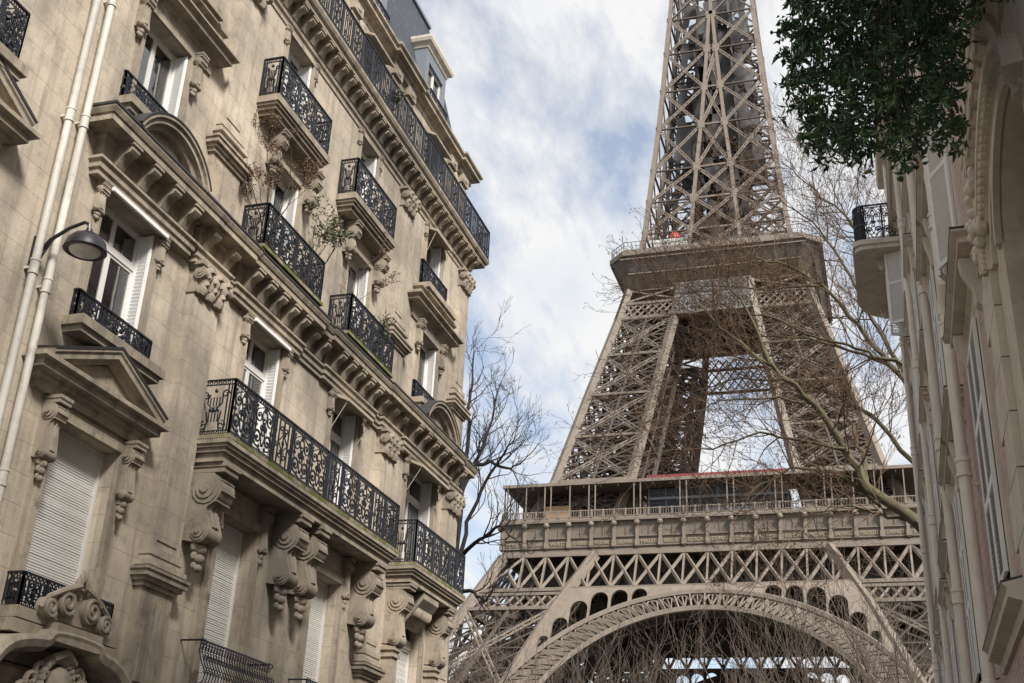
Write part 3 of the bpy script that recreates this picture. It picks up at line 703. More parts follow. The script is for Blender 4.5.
    # spandrel plate with round-topped openings
    for sg in (-1, 1):
        bm = bmesh.new(); loops = []
        arcp = [(Ro * sin(t), co + Ro * cos(t)) for t in [radians(a) for a in np.linspace(0, 54, 34)]]
        outer = arcp + [(wi(h), h) for h in (arcp[-1][1] + 1.5, 33.5, 36, 38, 40, 42.4, 44, 45.4, 46.4)] + [(0, 46.4)]
        loops.append(outer)
        for u, hc, r in ((10.4, 44.85, 1.25), (13.6, 44.6, 1.35), (16.8, 44.2, 1.42), (20.0, 42.7, 1.42), (22.7, 40.0, 1.25), (25.0, 37.3, .85)):
            ha = lambda x: co + sqrt(Ro * Ro - x * x) + .55
            pts = [(u + r * cos(radians(a)), hc + r * sin(radians(a))) for a in range(0, 181, 20)]
            lo = [(u - r + 2 * r * q / 6, ha(u - r + 2 * r * q / 6)) for q in range(7)]
            if ha(u - r) > hc - .15: lo = [p for p in lo if p[1] < hc]; pts = [p for p in pts if p[1] > ha(p[0]) + .05]
            loops.append(pts + lo)
        es = []
        for lp in loops:
            vs = [bm.verts.new(f(sg * u, vz(h) + .55, h)) for u, h in lp]
            es += [bm.edges.new((vs[i], vs[(i + 1) % len(vs)])) for i in range(len(vs))]
        bmesh.ops.triangle_fill(bm, use_beauty=True, use_dissolve=False, edges=es)
        S = MB(); bm.verts.ensure_lookup_table()
        S.add([v.co[:] for v in bm.verts], [tuple(v.index for v in fc.verts) for fc in bm.faces]) if not [v.index_update for v in ()] else None
        bm.verts.index_update(); S = MB().add([tuple(v.co) for v in bm.verts], [tuple(v.index for v in fc.verts) for fc in bm.faces]); bm.free()
        po = part('spandrel_plate', S, 'tower', TW); md = po.modifiers.new('thickness', 'SOLIDIFY'); md.thickness = .35; md.offset = 0

# --- first floor
g0, g1 = 35.25, 13.5
for k in range(4):
    f = F[k]
    fz = MB()   # frieze wall with corbels
    fz.add([f(-34.7, 34.7, 53.5), f(34.7, 34.7, 53.5), f(34.95, 34.95, 58.6), f(-34.95, 34.95, 58.6)], [(0, 1, 2, 3)])
    fz.beam(f(-34.9, 34.9, 53.6), f(34.9, 34.9, 53.6), .5, .5); fz.beam(f(-34.9, 34.95, 54.35), f(34.9, 34.95, 54.35), .3, .2); fz.beam(f(-34.9, 34.95, 55.95), f(34.9, 34.95, 55.95), .3, .2); fz.beam(f(-35.1, 35.2, 58.75), f(35.1, 35.2, 58.75), .9, .35)
    for j in range(19):
        u = -35 + 70 * j / 18; cb_ = MB()
        cb_.beam(f(u, 35.1, 54.0), f(u, 35.25, 58.3), .55, .5); cb_.beam(f(u, 35.15, 54.2), f(u, 35.15, 55.2), .8, .7); cb_.ball(f(u, 35.6, 58.1), .52, .52, .5, 8, 6); cb_.beam(f(u, 35.3, 57.2), f(u, 35.55, 58.5), .4)
        if j < 18: fz.beam(f(u + 1.94, 34.97, 56), f(u + 1.94, 35.0, 58.5), .12, .1)
        part('corbel', cb_, 'tower', TW)
    part('frieze', fz, 'frieze', TW)
    dk = MB()
    dk.add([f(-g0, g0, 58.95), f(g0, g0, 58.95), f(g1, g1, 58.95), f(-g1, g1, 58.95), f(-g0, g0, 59.35), f(g0, g0, 59.35), f(g1, g1, 59.35), f(-g1, g1, 59.35)], [(0, 1, 2, 3), (7, 6, 5, 4), (0, 1, 5, 4), (3, 2, 6, 7)])
    part('gallery_floor', dk, 'tower', TW)
    und = MB(); und.add([f(-33, 33, 53.4), f(33, 33, 53.4), f(13, 13, 53.4), f(-13, 13, 53.4)], [(0, 1, 2, 3)])
    for u in range(-30, 31, 3): und.beam(f(u, 33, 53.2), f(u * .45, 14, 53.2), .4, 1.0)
    part('floor_underside', und, 'tower_shade', TW)
    rl = MB(); rl.beam(f(-g0, g0 - .05, 60.6), f(g0, g0 - .05, 60.6), .16, .16); rl.beam(f(-g0, g0 - .05, 59.5), f(g0, g0 - .05, 59.5), .12, .12)
    n = 170
    for i in range(n): u = -g0 + 2 * g0 * (i + .5) / n; rl.beam(f(u, g0 - .05, 59.4), f(u, g0 - .05, 60.6), .17, .06)
    for j in range(37): u = -35 + 70 * j / 36; rl.beam(f(u, g0 - .05, 59.35), f(u, g0 - .05, 60.75), .3)
    part('gallery_railing', rl, 'tower', TW)
    for j in range(10):
        u = -35 + 70 * j / 9
        for e in (-.55, .55):
            if abs(u + e) < 35.2: part('gallery_column', MB().beam(f(u + e, g0 - .1, 59.3), f(u + e, g0 - .1, 65.2), .19), 'tower', TW)
        if j < 9 and j in (0, 1, 7, 8): part('gallery_column', MB().beam(f(u + 3.9, g0 - .1, 59.3), f(u + 3.9, g0 - .1, 65.2), .18), 'tower', TW)
    for j in range(19):
        u = -33 + 66 * j / 18
        if j % 2 == 0: part('inner_post', MB().beam(f(u, 29.5, 59.3), f(u, 29.5, 65.2), .3), 'tower_shade', TW)
    rf = MB(); a, b = g0 + .1, 28.2
    rf.add([f(-a, a, 65.2), f(a, a, 65.2), f(b, b, 65.5), f(-b, b, 65.5), f(-a, a, 65.75), f(a, a, 65.75), f(b, b, 66.1), f(-b, b, 66.1)], [(0, 3, 2, 1), (4, 5, 6, 7), (0, 1, 5, 4), (3, 7, 6, 2)])
    for u in range(-33, 34, 3): rf.beam(f(u, 35.0, 65.0), f(u, 34.2, 65.05), .2, .4)
    part('gallery_roof', rf, 'tower', TW)
    ru = MB(); ru.add([f(-a + .4, a - .4, 65.15), f(a - .4, a - .4, 65.15), f(b - 1.5, b - 1.5, 65.35), f(-b + 1.5, b - 1.5, 65.35)], [(0, 3, 2, 1)]); ru.add([f(-30, 28.3, 59.4), f(-12, 28.3, 59.4), f(-12, 28.3, 65.2), f(-30, 28.3, 65.2)], [(0, 1, 2, 3)]); ru.add([f(15.5, 28.3, 59.4), f(31, 28.3, 59.4), f(31, 28.3, 65.2), f(15.5, 28.3, 65.2)], [(0, 1, 2, 3)]) ; part('gallery_ceiling_shade', ru, 'tower_shade', TW)  # ceiling and back sheets coloured dark for the shade under the roof
    # pavilion between the legs
    pv = MB(); u0, u1 = -10.4, 12.8
    pv.add([f(u0, 30.5, 59.4), f(u1, 30.5, 59.4), f(u1, 31.3, 65.1), f(u0, 31.3, 65.1), f(u0, 22, 59.4), f(u1, 22, 59.4), f(u1, 22, 65.1), f(u0, 22, 65.1)], [(0, 1, 2, 3), (1, 5, 6, 2), (4, 7, 6, 5), (0, 3, 7, 4)])
    po = part('pavilion', pv, 'tglass', TW)
    pr2 = MB(); pr2.add([f(u0 - .3, 31.8, 66.6), f(u1 + .2, 31.8, 66.6), f(u1 + .2, 22, 67.3), f(u0 - .3, 22, 67.3), f(u0 - .3, 31.8, 67.4), f(u1 + .2, 31.8, 67.4), f(u1 + .2, 22, 68.1), f(u0 - .3, 22, 68.1)], [(0, 3, 2, 1), (4, 5, 6, 7), (0, 1, 5, 4), (1, 2, 6, 5), (2, 3, 7, 6), (3, 0, 4, 7)])
    part('red_roof', pr2, 'red', po)
    ps = MB(); ps.beam(f(u0, 31.4, 63.3), f(u1, 31.4, 63.3), .3, .45); ps.beam(f(-1, 31.0, 60.9), f(9.5, 31.0, 60.9), .3, 1.0)
    for i in range(9): u = u0 + (u1 - u0) * i / 8; ps.beam(f(u, 30.6, 59.4), f(u, 31.35, 65.1), .14)
    part('pavilion_glazing_bar', ps, 'zinc', po)
    bx = MB()
    for a_, b_, d_ in ((-28.5, -24, 32),): q0, q1 = f(a_, d_ - 3, 59.4), f(b_, d_, 62.6); bx.box(min(q0[0], q1[0]), max(q0[0], q1[0]), min(q0[1], q1[1]), max(q0[1], q1[1]), 59.4, 62.6)
    part('plywood_hoarding', bx, 'tan', TW)
    for a_, b_, z1 in ((-22, -14, 63.5), (17, 24, 63.2), (26, 31, 62.4)):
        bx = MB(); q0, q1 = f(a_, 25, 59.4), f(b_, 29, z1); bx.box(min(q0[0], q1[0]), max(q0[0], q1[0]), min(q0[1], q1[1]), max(q0[1], q1[1]), 59.4, z1)
        part('gallery_room', bx, 'tower_shade', TW)
# gilded names on the frieze of the near side
names = 'PETIET DAGUERRE WURTZ LE_VERRIER PERDONNET DELAMBRE MALUS BREGUET POLONCEAU DUMAS CLAPEYRON BORDA FOURIER BICHAT SAUVAGE PELOUZE CARNOT LAME'.split()
for j, nm in enumerate(names):
    G = MB(); cu = bpy.data.curves.new('t', 'FONT'); cu.body = nm.replace('_', ' '); cu.size = .92; cu.align_x = 'CENTER'; cu.extrude = .02; cu.resolution_u = 2
    to = bpy.data.objects.new('t', cu); COL.objects.link(to); dg = bpy.context.evaluated_depsgraph_get(); me = bpy.data.meshes.new_from_object(to.evaluated_get(dg))
    if len(me.vertices):
        xs = [v.co.x for v in me.vertices]; wd = max(xs) - min(xs); sx = min(1.0, 2.7 / wd); uc = -35 + 70 * (j + .5) / 18
        G.add([F[0](uc + v.co.x * sx, 34.95 + v.co.z, 54.75 + v.co.y) for v in me.vertices], [tuple(p.vertices) for p in me.polygons])
    bpy.data.objects.remove(to); bpy.data.meshes.remove(me); bpy.data.curves.remove(cu)
    part('name_lettering', G, 'gold', TW)

# --- second floor
def oct_(w, c): return [(-w + c, -w), (w - c, -w), (w, -w + c), (w, w - c), (w - c, w), (-w + c, w), (-w, w - c), (-w, -w + c)]
def loft(rings):
    mb = MB(); n = 8
    vs = [(TX + x, TY + y, z) for w, c, z in rings for x, y in oct_(w, c)]
    return mb.add(vs, [(i * n + j, i * n + (j + 1) % n, (i + 1) * n + (j + 1) % n, (i + 1) * n + j) for i in range(len(rings) - 1) for j in range(n)])
c2 = 3.2
cv = loft([(18.9, 2.65, 113.75), (19.2, 2.8, 114.2), (20.2, 3.1, 116.2), (20.5, 3.2, 117.2)])
part('second_floor_cove', cv, 'cove', TW)
cv = loft([(16.2, 1.2, 110.6), (16.9, 1.6, 111.0), (18.0, 2.2, 112.4), (18.95, 2.65, 113.7)]); part('second_floor_cove', cv, 'cove_tan', TW)
for k in range(4):
    lg = MB()
    for w_, z_ in ((17.0, 110.9), (19.0, 113.72), (20.35, 116.4)): lg.beam(F[k](-w_ + 2.2, w_ + .08, z_), F[k](w_ - 2.2, w_ + .08, z_), .25, .22)
    part('cove_ledge', lg, 'tower', TW)
for k in range(4):
    for j in range(-7, 8):
        rb_ = MB(); u = j * 2.35; P_ = [F[k](u * .95, 16.95, 111.0), F[k](u * .97, 18.05, 112.4), F[k](u, 19.25, 114.2), F[k](u, 20.25, 116.2), F[k](u, 20.55, 117.2)]
        for a, b in zip(P_[:-1], P_[1:]): rb_.beam(a, b, .14, .12)
        part('cove_rib', rb_, 'cove', TW)
rm = loft([(20.5, 3.2, 117.0), (20.85, 3.3, 117.05), (20.85, 3.3, 118.1), (20.6, 3.2, 118.15), (20.6, 3.2, 118.4), (20.3, 3.1, 118.4), (20.3, 3.1, 117.3), (4, .5, 117.3)]); part('second_floor_rim', rm, 'tower', TW)
u2_ = MB(); u2_.add([F[0](-16.2, 16.2, 110.8), F[0](16.2, 16.2, 110.8), F[0](16.2, -16.2, 110.8), F[0](-16.2, -16.2, 110.8)], [(0, 1, 2, 3)])
for q in range(-15, 16, 3): u2_.beam(F[0](q, 16, 110.3), F[0](q, -16, 110.3), .35, 1.0); u2_.beam(F[1](q, 16, 110.1), F[1](q, -16, 110.1), .35, 1.0)
part('second_floor_underside', u2_, 'tower_shade', TW)
for k in range(4):
    f = F[k]; A = MB(); vz = lambda h: wo(h) + .1
    for sg in (-1, 1):
        for h0, h1 in ((103.9, 111),): A.beam(f(sg * wo(h0), vz(h0), h0), f(sg * wo(h1), vz(h1), h1), 1.2); A.beam(f(sg * wi(h0), vz(h0), h0), f(sg * (wi(h1) + .2), vz(h1), h1), 1.2)
        for h in (104.1, 107.6): A.beam(f(sg * (wi(h) - .2), vz(h), h), f(sg * (wo(h) + .2), vz(h), h), .7, .55)
        n = 7; a0, a1 = wi(105.8) + .4, wo(105.8) - .4
        for i in range(n):
            a, b = a0 + (a1 - a0) * i / n, a0 + (a1 - a0) * (i + 1) / n; m = (a + b) / 2
            A.beam(f(sg * a, vz(107.4), 107.4), f(sg * b, vz(105.8), 105.8), .2, .30); A.beam(f(sg * b, vz(107.4), 107.4), f(sg * a, vz(105.8), 105.8), .2, .30); A.beam(f(sg * a, vz(105.8), 105.8), f(sg * b, vz(104.2), 104.2), .2, .30); A.beam(f(sg * b, vz(105.8), 105.8), f(sg * a, vz(104.2), 104.2), .2, .30)
        A.beam(f(sg * wo(108), vz(108), 108), f(sg * wi(111), vz(111), 111), .35); A.beam(f(sg * wi(108), vz(108), 108), f(sg * wo(111), vz(111), 111), .35)
    n = 9
    for h in ((104.1, 107.6) if k != 2 else (102.6, 107.5)): A.beam(f(-wi(h), vz(h) - .3, h), f(wi(h), vz(h) - .3, h), .6, .5)
    for i in range(n):
        a, b = -7.4 + 14.8 * i / n, -7.4 + 14.8 * (i + 1) / n
        for z0, z1 in ((104.2, 105.8), (105.8, 107.4)) if k != 2 else ((102.8, 105.0), (105.0, 107.2), (107.8, 110.0)): A.beam(f(a, vz(106) - .3, z0), f(b, vz(106) - .3, z1), .28 + .12 * (k == 2), .2); A.beam(f(b, vz(106) - .3, z0), f(a, vz(106) - .3, z1), .28 + .12 * (k == 2), .2)
    part('second_floor_belt', A, 'tower', TW)
    if k == 0:
        nn = MB(); nn.add([f(-7.6, vz(104) + .5, 103.9), f(7.3, vz(104) + .5, 103.9), f(7.2, 17.6, 111.3), f(-7.5, 17.6, 111.3)], [(0, 1, 2, 3)]); part('safety_net', nn, 'net', TW)
        nb_ = MB()
        for i in range(9):
            a, b = -7.4 + 14.6 * i / 9, -7.4 + 14.6 * (i + 1) / 9
            for z0, z1 in ((104.2, 105.8), (105.8, 107.4)): nb_.beam(f(a, vz(104) + .62, z0), f(b, vz(104) + .62, z1), .1, .26); nb_.beam(f(b, vz(104) + .62, z0), f(a, vz(104) + .62, z1), .1, .26)
        for z_ in (104.1, 107.6, 110.4): nb_.beam(f(-7.5, vz(104) + .66, z_), f(7.3, vz(104) + .66, z_), .2, .4)
        for u in (-3.7, 0, 3.7): nb_.beam(f(u, vz(104) + .66, 104), f(u, 17.7, 111.2), .2, .25)
        part('net_lattice', nb_, 'net_bar', TW)
bx = MB(); q0 = F[0](-11.5, 20.0, 0); q1 = F[0](-5.0, 17.0, 0); bx.box(q0[0], q1[0], q0[1], q1[1], 118.4, 120.3); part('white_container', bx, 'white', TW)
bx = MB(); bx.ball(F[0](-7.4, 18.4, 121.4), 1.1, 1.0, 1.2); bx.box(F[0](-8.3, 0, 0)[0], F[0](-6.6, 0, 0)[0], F[0](0, 18.8, 0)[1], F[0](0, 17.8, 0)[1], 120.31, 121.6); part('red_machine', bx, 'redp', TW)
bx = MB(); q0 = F[0](-4, 16, 0); q1 = F[0](6, 10, 0); bx.box(q0[0], q1[0], q0[1], q1[1], 117.4, 121.5); part('second_floor_kiosk', bx, 'net', TW)
rr_ = MB(); pts = oct_(20.5, 3.2); pts.append(pts[0])
for (x0, y0), (x1, y1) in zip(pts[:-1], pts[1:]):
    rr_.beam((TX + x0, TY + y0, 120.2), (TX + x1, TY + y1, 120.2), .1); n = int(hypot(x1 - x0, y1 - y0) / .8); rr_.beam((TX + x0, TY + y0, 119.3), (TX + x1, TY + y1, 119.3), .06)
    for i in range(n + 1): t = i / n; rr_.beam((TX + x0 + (x1 - x0) * t, TY + y0 + (y1 - y0) * t, 118.3), (TX + x0 + (x1 - x0) * t, TY + y0 + (y1 - y0) * t, 120.2), .08)
part('second_floor_railing', rr_, 'tower_shade', TW)

# ================================================================== the stone apartment building on the left
BL = thing('apartment_building', 'tall weathered limestone apartment building with scrolled consoles and black iron balconies', 'building', (XL, 22.5, 0))
YA, YB, YC, YD = 15.12, 20.08, 24.12, 29.15
Y0, Y1 = 12.9, 32.0
holes = []
gA = (YA - .82, YA + .88, 4.72, 7.95); gB = (YB - .74, YB + .70, 4.72, 7.93); gC = (YC - .72, YC + .72, 4.72, 7.85); gD = (YD - .95, YD + .95, 4.6, 7.55)
nA = (YA - .77, YA + .80, 9.52, 12.05); nB = (YB - .70, YB + .80, 9.02, 12.02); nC = (YC - .66, YC + .76, 9.02, 12.02); nD = (YD - .95, YD + 1.05, 9.05, 12.02)
sA = (YA - .62, YA + .78, 13.75, 16.0); sB = (YB - .60, YB + .62, 13.25, 15.95); sC = (YC - .68, YC + .62, 13.25, 15.98); sD = (YD - .78, YD + .62, 13.70, 15.95)
tA = (YA - .62, YA + .70, 17.1, 19.3); tB = (YB - .78, YB + .45, 16.95, 19.25); tC = (YC - .68, YC + .40, 16.95, 19.25); tD = (YD - .88, YD + .40, 17.15, 19.25)
holes = [gA, gB, gC, nA, nB, nC, nD, sA, sB, sC, sD, tA, tB, tC, tD]
# arched opening of the corner bay
arch_hole = (gD[0], gD[1], gD[2], gD[3] + .62)
w = wall_grid(L, Y0, Y1, 0, 20.3, holes + [arch_hole], .34)
a_, b_ = gD[0], gD[1]
pts = arc((a_ + b_) / 2, gD[3], .62, 180, 0, 16, (b_ - a_) / 2)
zt = gD[3] + .62
w.prism([(a_, zt + .002), (b_, zt + .002)] + [(y, min(z, zt)) for y, z in pts[::-1]], lambda y, z, t: L(t, y, z), -.34, .001)
# body behind the facade
w.add([(XL, Y1, 0), (XL - 11, Y1, 0), (XL - 11, Y1, 20.3), (XL, Y1, 20.3)], [(0, 1, 2, 3)])
w.add([(XL, Y0, 0), (XL - 11, Y0, 0), (XL - 11, Y0, 23.3), (XL, Y0, 23.3)], [(3, 2, 1, 0)])
w.box(XL - 11.2, XL - .42, Y0 + .01, Y1 - .01, 0, 20.25)
part('wall', w, 'wall', BL)
# attic storey
OA = -.22
aw = []
for c, hw in ((17.0 - 1.9, .70), (YB - .1, .70), (YC - .1, .70), (YD - .35, .70)): aw.append((c - hw, c + hw, 20.55, 22.55))
at = wall_grid(lambda o, y, z: L(o + OA, y, z), Y0, Y1 - .22, 20.3, 23.2, aw, .3)
at.add([(XL + OA, Y1 - .22, 20.3), (XL - 11, Y1 - .22, 20.3), (XL - 11, Y1 - .22, 23.2), (XL + OA, Y1 - .22, 23.2)], [(0, 1, 2, 3)])
at.box(XL - 11, XL + OA - .32, Y0 + .01, Y1 - .25, 20.25, 23.2)
part('attic_wall', at, 'wall', BL)
# --- windows
for h, tr in ((nA, 11.35), (nB, 11.3), (nC, 11.3), (nD, 11.3)): window(BL, L, *h, depth=.34, transom=tr, shut=(False, True))
for h in (sA, sB, sC, sD): window(BL, L, *h, depth=.34, transom=None, shut=(True, True))
for h in (tA, tB, tC, tD): window(BL, L, *h, depth=.34, shut=(True, True))
for h in aw: window(BL, lambda o, y, z: L(o + OA, y, z), *h, depth=.3, shut=(True, True))
for h in (gA, gB, gC): roller(BL, L, *h, depth=.30)
ad_ = roller(BL, L, gD[0] + .02, gD[1] - .02, gD[2], gD[3] - .25, depth=.30)
mb = MB(); fbox(mb, L, -.31, -.22, gD[0] + .02, gD[1] - .02, gD[3] - .25, gD[3] - .02); part('transom_bar', mb, 'roller', ad_)
g = MB(); pp = arc((a_ + b_) / 2, gD[3], .60, 180, 0, 12, (b_ - a_) / 2 - .02)
g.add([L(-.29, y, z) for y, z in [(gD[0] + .02, gD[3] - .02), (gD[1] - .02, gD[3] - .02)] + pp[::-1][1:-1]], [tuple(range(2 + len(pp) - 2))]); part('fanlight_pane', g, 'dark', ad_)
# --- stone window surrounds
for hs_, w_, t_, o_ in (((gA, gB, gC), .24, .09, 0), ((nA, nB, nC, nD), .17, .07, 0), ((sA, sB, sC, sD), .17, .06, 0), ((tA, tB, tC, tD), .15, .06, 0), (aw, .14, .05, OA)):
    for h in hs_: part('window_surround', surround(MB(), lambda o, y, z: L(o + o_, y, z), *h, w_, t_), 'trim', BL)
sr = MB()
# archivolt of the corner bay
sr.sweepyz([(-.01, .0), (.10, .0), (.10, .12), (.05, .14), (.05, .22), (-.01, .22)], [(a_, 4.6)] + arc((a_ + b_) / 2, gD[3], .62, 180, 0, 16, (b_ - a_) / 2) + [(b_, 4.6)], L)
part('archivolt', sr, 'trim', BL)
# --- plinth courses and lower pilaster panels
pl = MB()
pl.sweep([(0, 3.9), (.16, 3.9), (.20, 4.05), (.20, 4.18), (.10, 4.26), (0, 4.26)], [(XL, Y0), (XL, Y1), (XL - 8, Y1)])
part('string_course', pl, 'trim', BL)
# --- pilasters
def pilaster(a, b, zc0, zc1, z0, z1, t=.17, panel=True, cap=True):
    mb = MB(); fbox(mb, L, -.01, t, a, b, z0 + .55, zc0)
    for k, (e, za, zb) in enumerate(((.10, 0, .14), (.07, .14, .22), (.13, .22, .30), (.04, .30, .42), (.06, .42, .55))): fbox(mb, L, -.01, t + e, a - e, b + e, z0 + za, z0 + zb)
    fbox(mb, L, t, t + .022, a + .14, b - .14, z0 + .7, zc0 - .15)
    o = part('pilaster', mb, 'wall', BL)
    if cap: capital(o, L, a, b, zc0, zc1, t)
    return o
def pedestal(a, b, z0, z1, t=.16):
    mb = MB(); fbox(mb, L, -.01, t, a - .03, b + .03, z0, z1 - .3)
    fbox(mb, L, t, t + .03, a + .14, b - .14, z0 + .22, z1 - .5)
    for e, za, zb in ((.05, -.30, -.22), (.10, -.22, -.15), (.16, -.15, -.05), (.19, -.05, 0)): fbox(mb, L, -.01, t + e, a - .03 - e, b + .03 + e, z1 + za, z1 + zb)
    part('pedestal', mb, 'trim', BL)
for a, b in ((17.12, 18.02), (26.15, 27.02), (31.05, 31.95)):
    pilaster(a, b, 11.5, 12.12, 6.12, 0); pedestal(a, b, 4.26, 6.3)
    pedestal(a - .05, b + .05, 13.15, 14.85, .12)
    pilaster(a + .05, b - .05, 18.75, 19.32, 14.85, 0, .09)
# --- entablature under the second floor
S1, S2 = .14, .14
path = [(XL, 13.92), (XL + S1, 13.92), (XL + S1, 16.75), (XL, 16.75), (XL, 17.02), (XL + .13, 17.02), (XL + .13, 18.12), (XL + .02, 18.12), (XL + .02, 18.55), (XL + .10, 18.55), (XL + .10, 21.4), (XL + .02, 21.4), (XL + .02, 22.7), (XL + .10, 22.7), (XL + .10, 25.5), (XL + .02, 25.5), (XL + .02, 26.05), (XL + .13, 26.05), (XL + .13, 27.12), (XL, 27.12), (XL, 27.5), (XL + S2, 27.5), (XL + S2, 30.85), (XL + .06, 30.85), (XL + .06, 32.06), (XL - 8, 32.06)]
en = MB()
en.sweep([(-.3, 12.08), (.04, 12.08), (.04, 12.17), (.08, 12.19), (.08, 12.29), (.13, 12.33), (.13, 12.38), (.02, 12.40), (.02, 12.50), (-.3, 12.50)], path)
en.sweep([(-.3, 12.5), (.03, 12.5), (.03, 12.74), (.09, 12.78), (.09, 12.84), (.40, 12.85), (.40, 12.97), (.43, 12.98), (.47, 13.06), (.47, 13.12), (-.3, 13.17)], path)
for y0, y1, oo, st in ((13.98, 16.68, S1, .62), (16.85, 18.4, .06, .62), (18.6, 21.35, .10, .55), (21.45, 22.65, .02, .6), (22.75, 25.45, .10, .55), (25.55, 27.35, .06, .62), (27.55, 30.8, S2, .62), (30.9, 32.0, .06, .55)):
    modillions(en, L, y0, y1, st, .22, oo, oo + .36, 12.42, 12.84)
part('entablature', en, 'trim', BL, recalc=True)
ld = MB(); ld.sweep([(-.3, 13.172), (.472, 13.09), (.490, 13.10), (.490, 13.145), (-.3, 13.19)], path); part('cornice_flashing', ld, 'lead', BL)
# --- segmental pediments on the end bays
def seg_ped(yc, hw, z0, rise, o):
    mb = MB(); R_ = (hw * hw + rise * rise) / (2 * rise); cz = z0 + rise - R_; a = math.degrees(math.asin(hw / R_))
    path = [(yc + R_ * sin(radians(t)), cz + R_ * cos(radians(t))) for t in [-a + 2 * a * i / 18 for i in range(19)]]
    mb.sweepyz([(0, -.20), (o - .18, -.20), (o - .14, -.12), (o - .05, -.10), (o - .05, -.02), (o, 0), (o, .06), (0, .08)], path, L)
    inner = [(yc + (R_ - .19) * sin(radians(t)), cz + (R_ - .19) * cos(radians(t))) for t in [-a + 2 * a * i / 18 for i in range(19)]]
    mb.prism([p for p in inner if p[1] > z0 + .02] + [(yc + hw - .25, z0 + .01), (yc - hw + .25, z0 + .01)], lambda u, v, t: L(t, u, v), 0, o - .30)
    p = part('pediment', mb, 'trim', BL, recalc=True)
    l = MB(); l.sweepyz([(0, .083), (o + .008, .05), (o + .02, .085), (0, .125)], path, L); part('flashing', l, 'lead', p)
seg_ped(15.25, 1.08, 13.13, .66, .66); seg_ped(29.18, 1.25, 13.13, .74, .66)
# --- triangular pediment over the ground window of bay A
def tri_ped(yc, hw, z0, rise, o):
    mb = MB()
    prof = [(0, -.16), (o - .16, -.16), (o - .12, -.10), (o - .03, -.08), (o - .03, 0), (o, .03), (o, .09), (0, .12)]
    mb.sweepyz(prof, [(yc - hw, z0 + .02), (yc, z0 + rise), (yc + hw, z0 + .02)], L)
    mb.sweep([(0, z0 - .42), (.12, z0 - .42), (.12, z0 - .30), (.20, z0 - .26), (.20, z0 - .20), (o - .12, z0 - .19), (o - .12, z0 - .09), (o - .02, z0 - .06), (o - .02, z0 + .01), (0, z0 + .03)],
             [(XL - .3, yc - hw + .25), (XL, yc - hw + .25), (XL, yc + hw - .25), (XL - .3, yc + hw - .25)])
    mb.prism([(yc - hw + .35, z0 + .02), (yc + hw - .35, z0 + .02), (yc, z0 + rise - .2)], lambda u, v, t: L(t, u, v), 0, o - .24)
    p = part('pediment', mb, 'trim', BL, recalc=True)
    l = MB(); l.sweepyz([(0, .123), (o + .01, .07), (o + .02, .115), (0, .16)], [(yc - hw, z0 + .02), (yc, z0 + rise), (yc + hw, z0 + .02)], L); part('flashing', l, 'lead', p)
tri_ped(15.02, 1.50, 8.62, .66, .46)
# --- cornices over the second-floor windows of the end bays (they carry the third-floor railings)
def hood(yc, hw, z, o):
    mb = MB(); pth = [(XL - .2, yc - hw), (XL, yc - hw), (XL, yc + hw), (XL - .2, yc + hw)]
    mb.sweep([(0, z - .55), (.05, z - .55), (.05, z - .30), (.10, z - .27), (.12, z - .2), (o - .1, z - .18), (o - .1, z - .08), (o, z - .04), (o, z), (0, z + .03)], pth)
    mb.sweep([(0, z + .05), (o * .55, z + .05), (o * .55, z + .30), (o * .7, z + .34), (o * .7, z + .42), (0, z + .44)], [(XL - .2, yc - hw + .22), (XL, yc - hw + .22), (XL, yc + hw - .22), (XL - .2, yc + hw - .22)])
    part('window_cornice', mb, 'trim', BL, recalc=True)
hood(YA + .05, 1.38, 16.62, .42); hood(YD - .10, 1.38, 16.62, .42)
for yy in (YA - .83, YA + .98, YD - .98, YD + .82): console(BL, L, yy, 16.15, 1.05, .24, .22, 2)
for yy in (YB - .85, YB + .87, YC - .92, YC + .86): console(BL, L, yy, 16.45, 1.15, .42, .24, 2)
# --- third-floor balconies of bays B and C
def slab(parent, a, b, o, z0, z1, m='trim', name='slab'):
    mb = MB(); pth = [(XL - .2, a), (XL + .001, a), (XL + .001, b), (XL - .2, b)]; h = z1 - z0
    mb.sweep([(-.001, z0), (o * .72, z0), (o * .76, z0 + h * .22), (o * .90, z0 + h * .28), (o * .90, z0 + h * .5), (o * .96, z0 + h * .56), (o, z0 + h * .68), (o, z1 - .012), (o - .02, z1), (-.001, z1)],
             [(XL, a + o - .002), (XL, b - o + .002)] if False else pth)
    return part(name, mb, m, parent, recalc=True)
def balcony(a, b, o, z, H, kinds, step, thick=.38, m='trim', inset=.06):
    """slab plus its railing; a..b is the railing's run along the wall"""
    so = slab(BL, a + 0.0, b - 0.0, .01, z - thick, z, m, 'balcony') if False else None
    mb = MB(); h = thick
    def ring(e): return [(XL - .05, a - e), (XL + o + e, a - e), (XL + o + e, b + e), (XL - .05, b + e)]
    for e, z0, z1 in ((.06, -.16, 0), (.02, -.22, -.16), (-.03, -.30, -.22), (-.10, -h, -.30)):
        q = ring(e); mb.box(XL - .05, q[1][0], q[0][1], q[2][1], z + z0 + .0008, z + z1)
    bo = part('balcony', mb, m, BL)
    r = railing(MB(), [(XL + .01, a), (XL + o, a), (XL + o, b), (XL + .01, b)], z + .02, H, step, kinds)
    part('railing', r, 'iron', bo)
    return bo
def moss_edge(bo, a, b, o, z):
    mb = MB(); e = .066
    mb.box(XL - .04, XL + o + e, a - e, b + e, z - .075, z + .004); part('mossy_slab_edge', mb, 'mossy', bo)
balcony(18.47, 20.92, .47, 16.87, .98, ('scroll',), .80, .40)
balcony(22.52, 24.98, .47, 16.87, .98, ('scroll',), .80, .40)
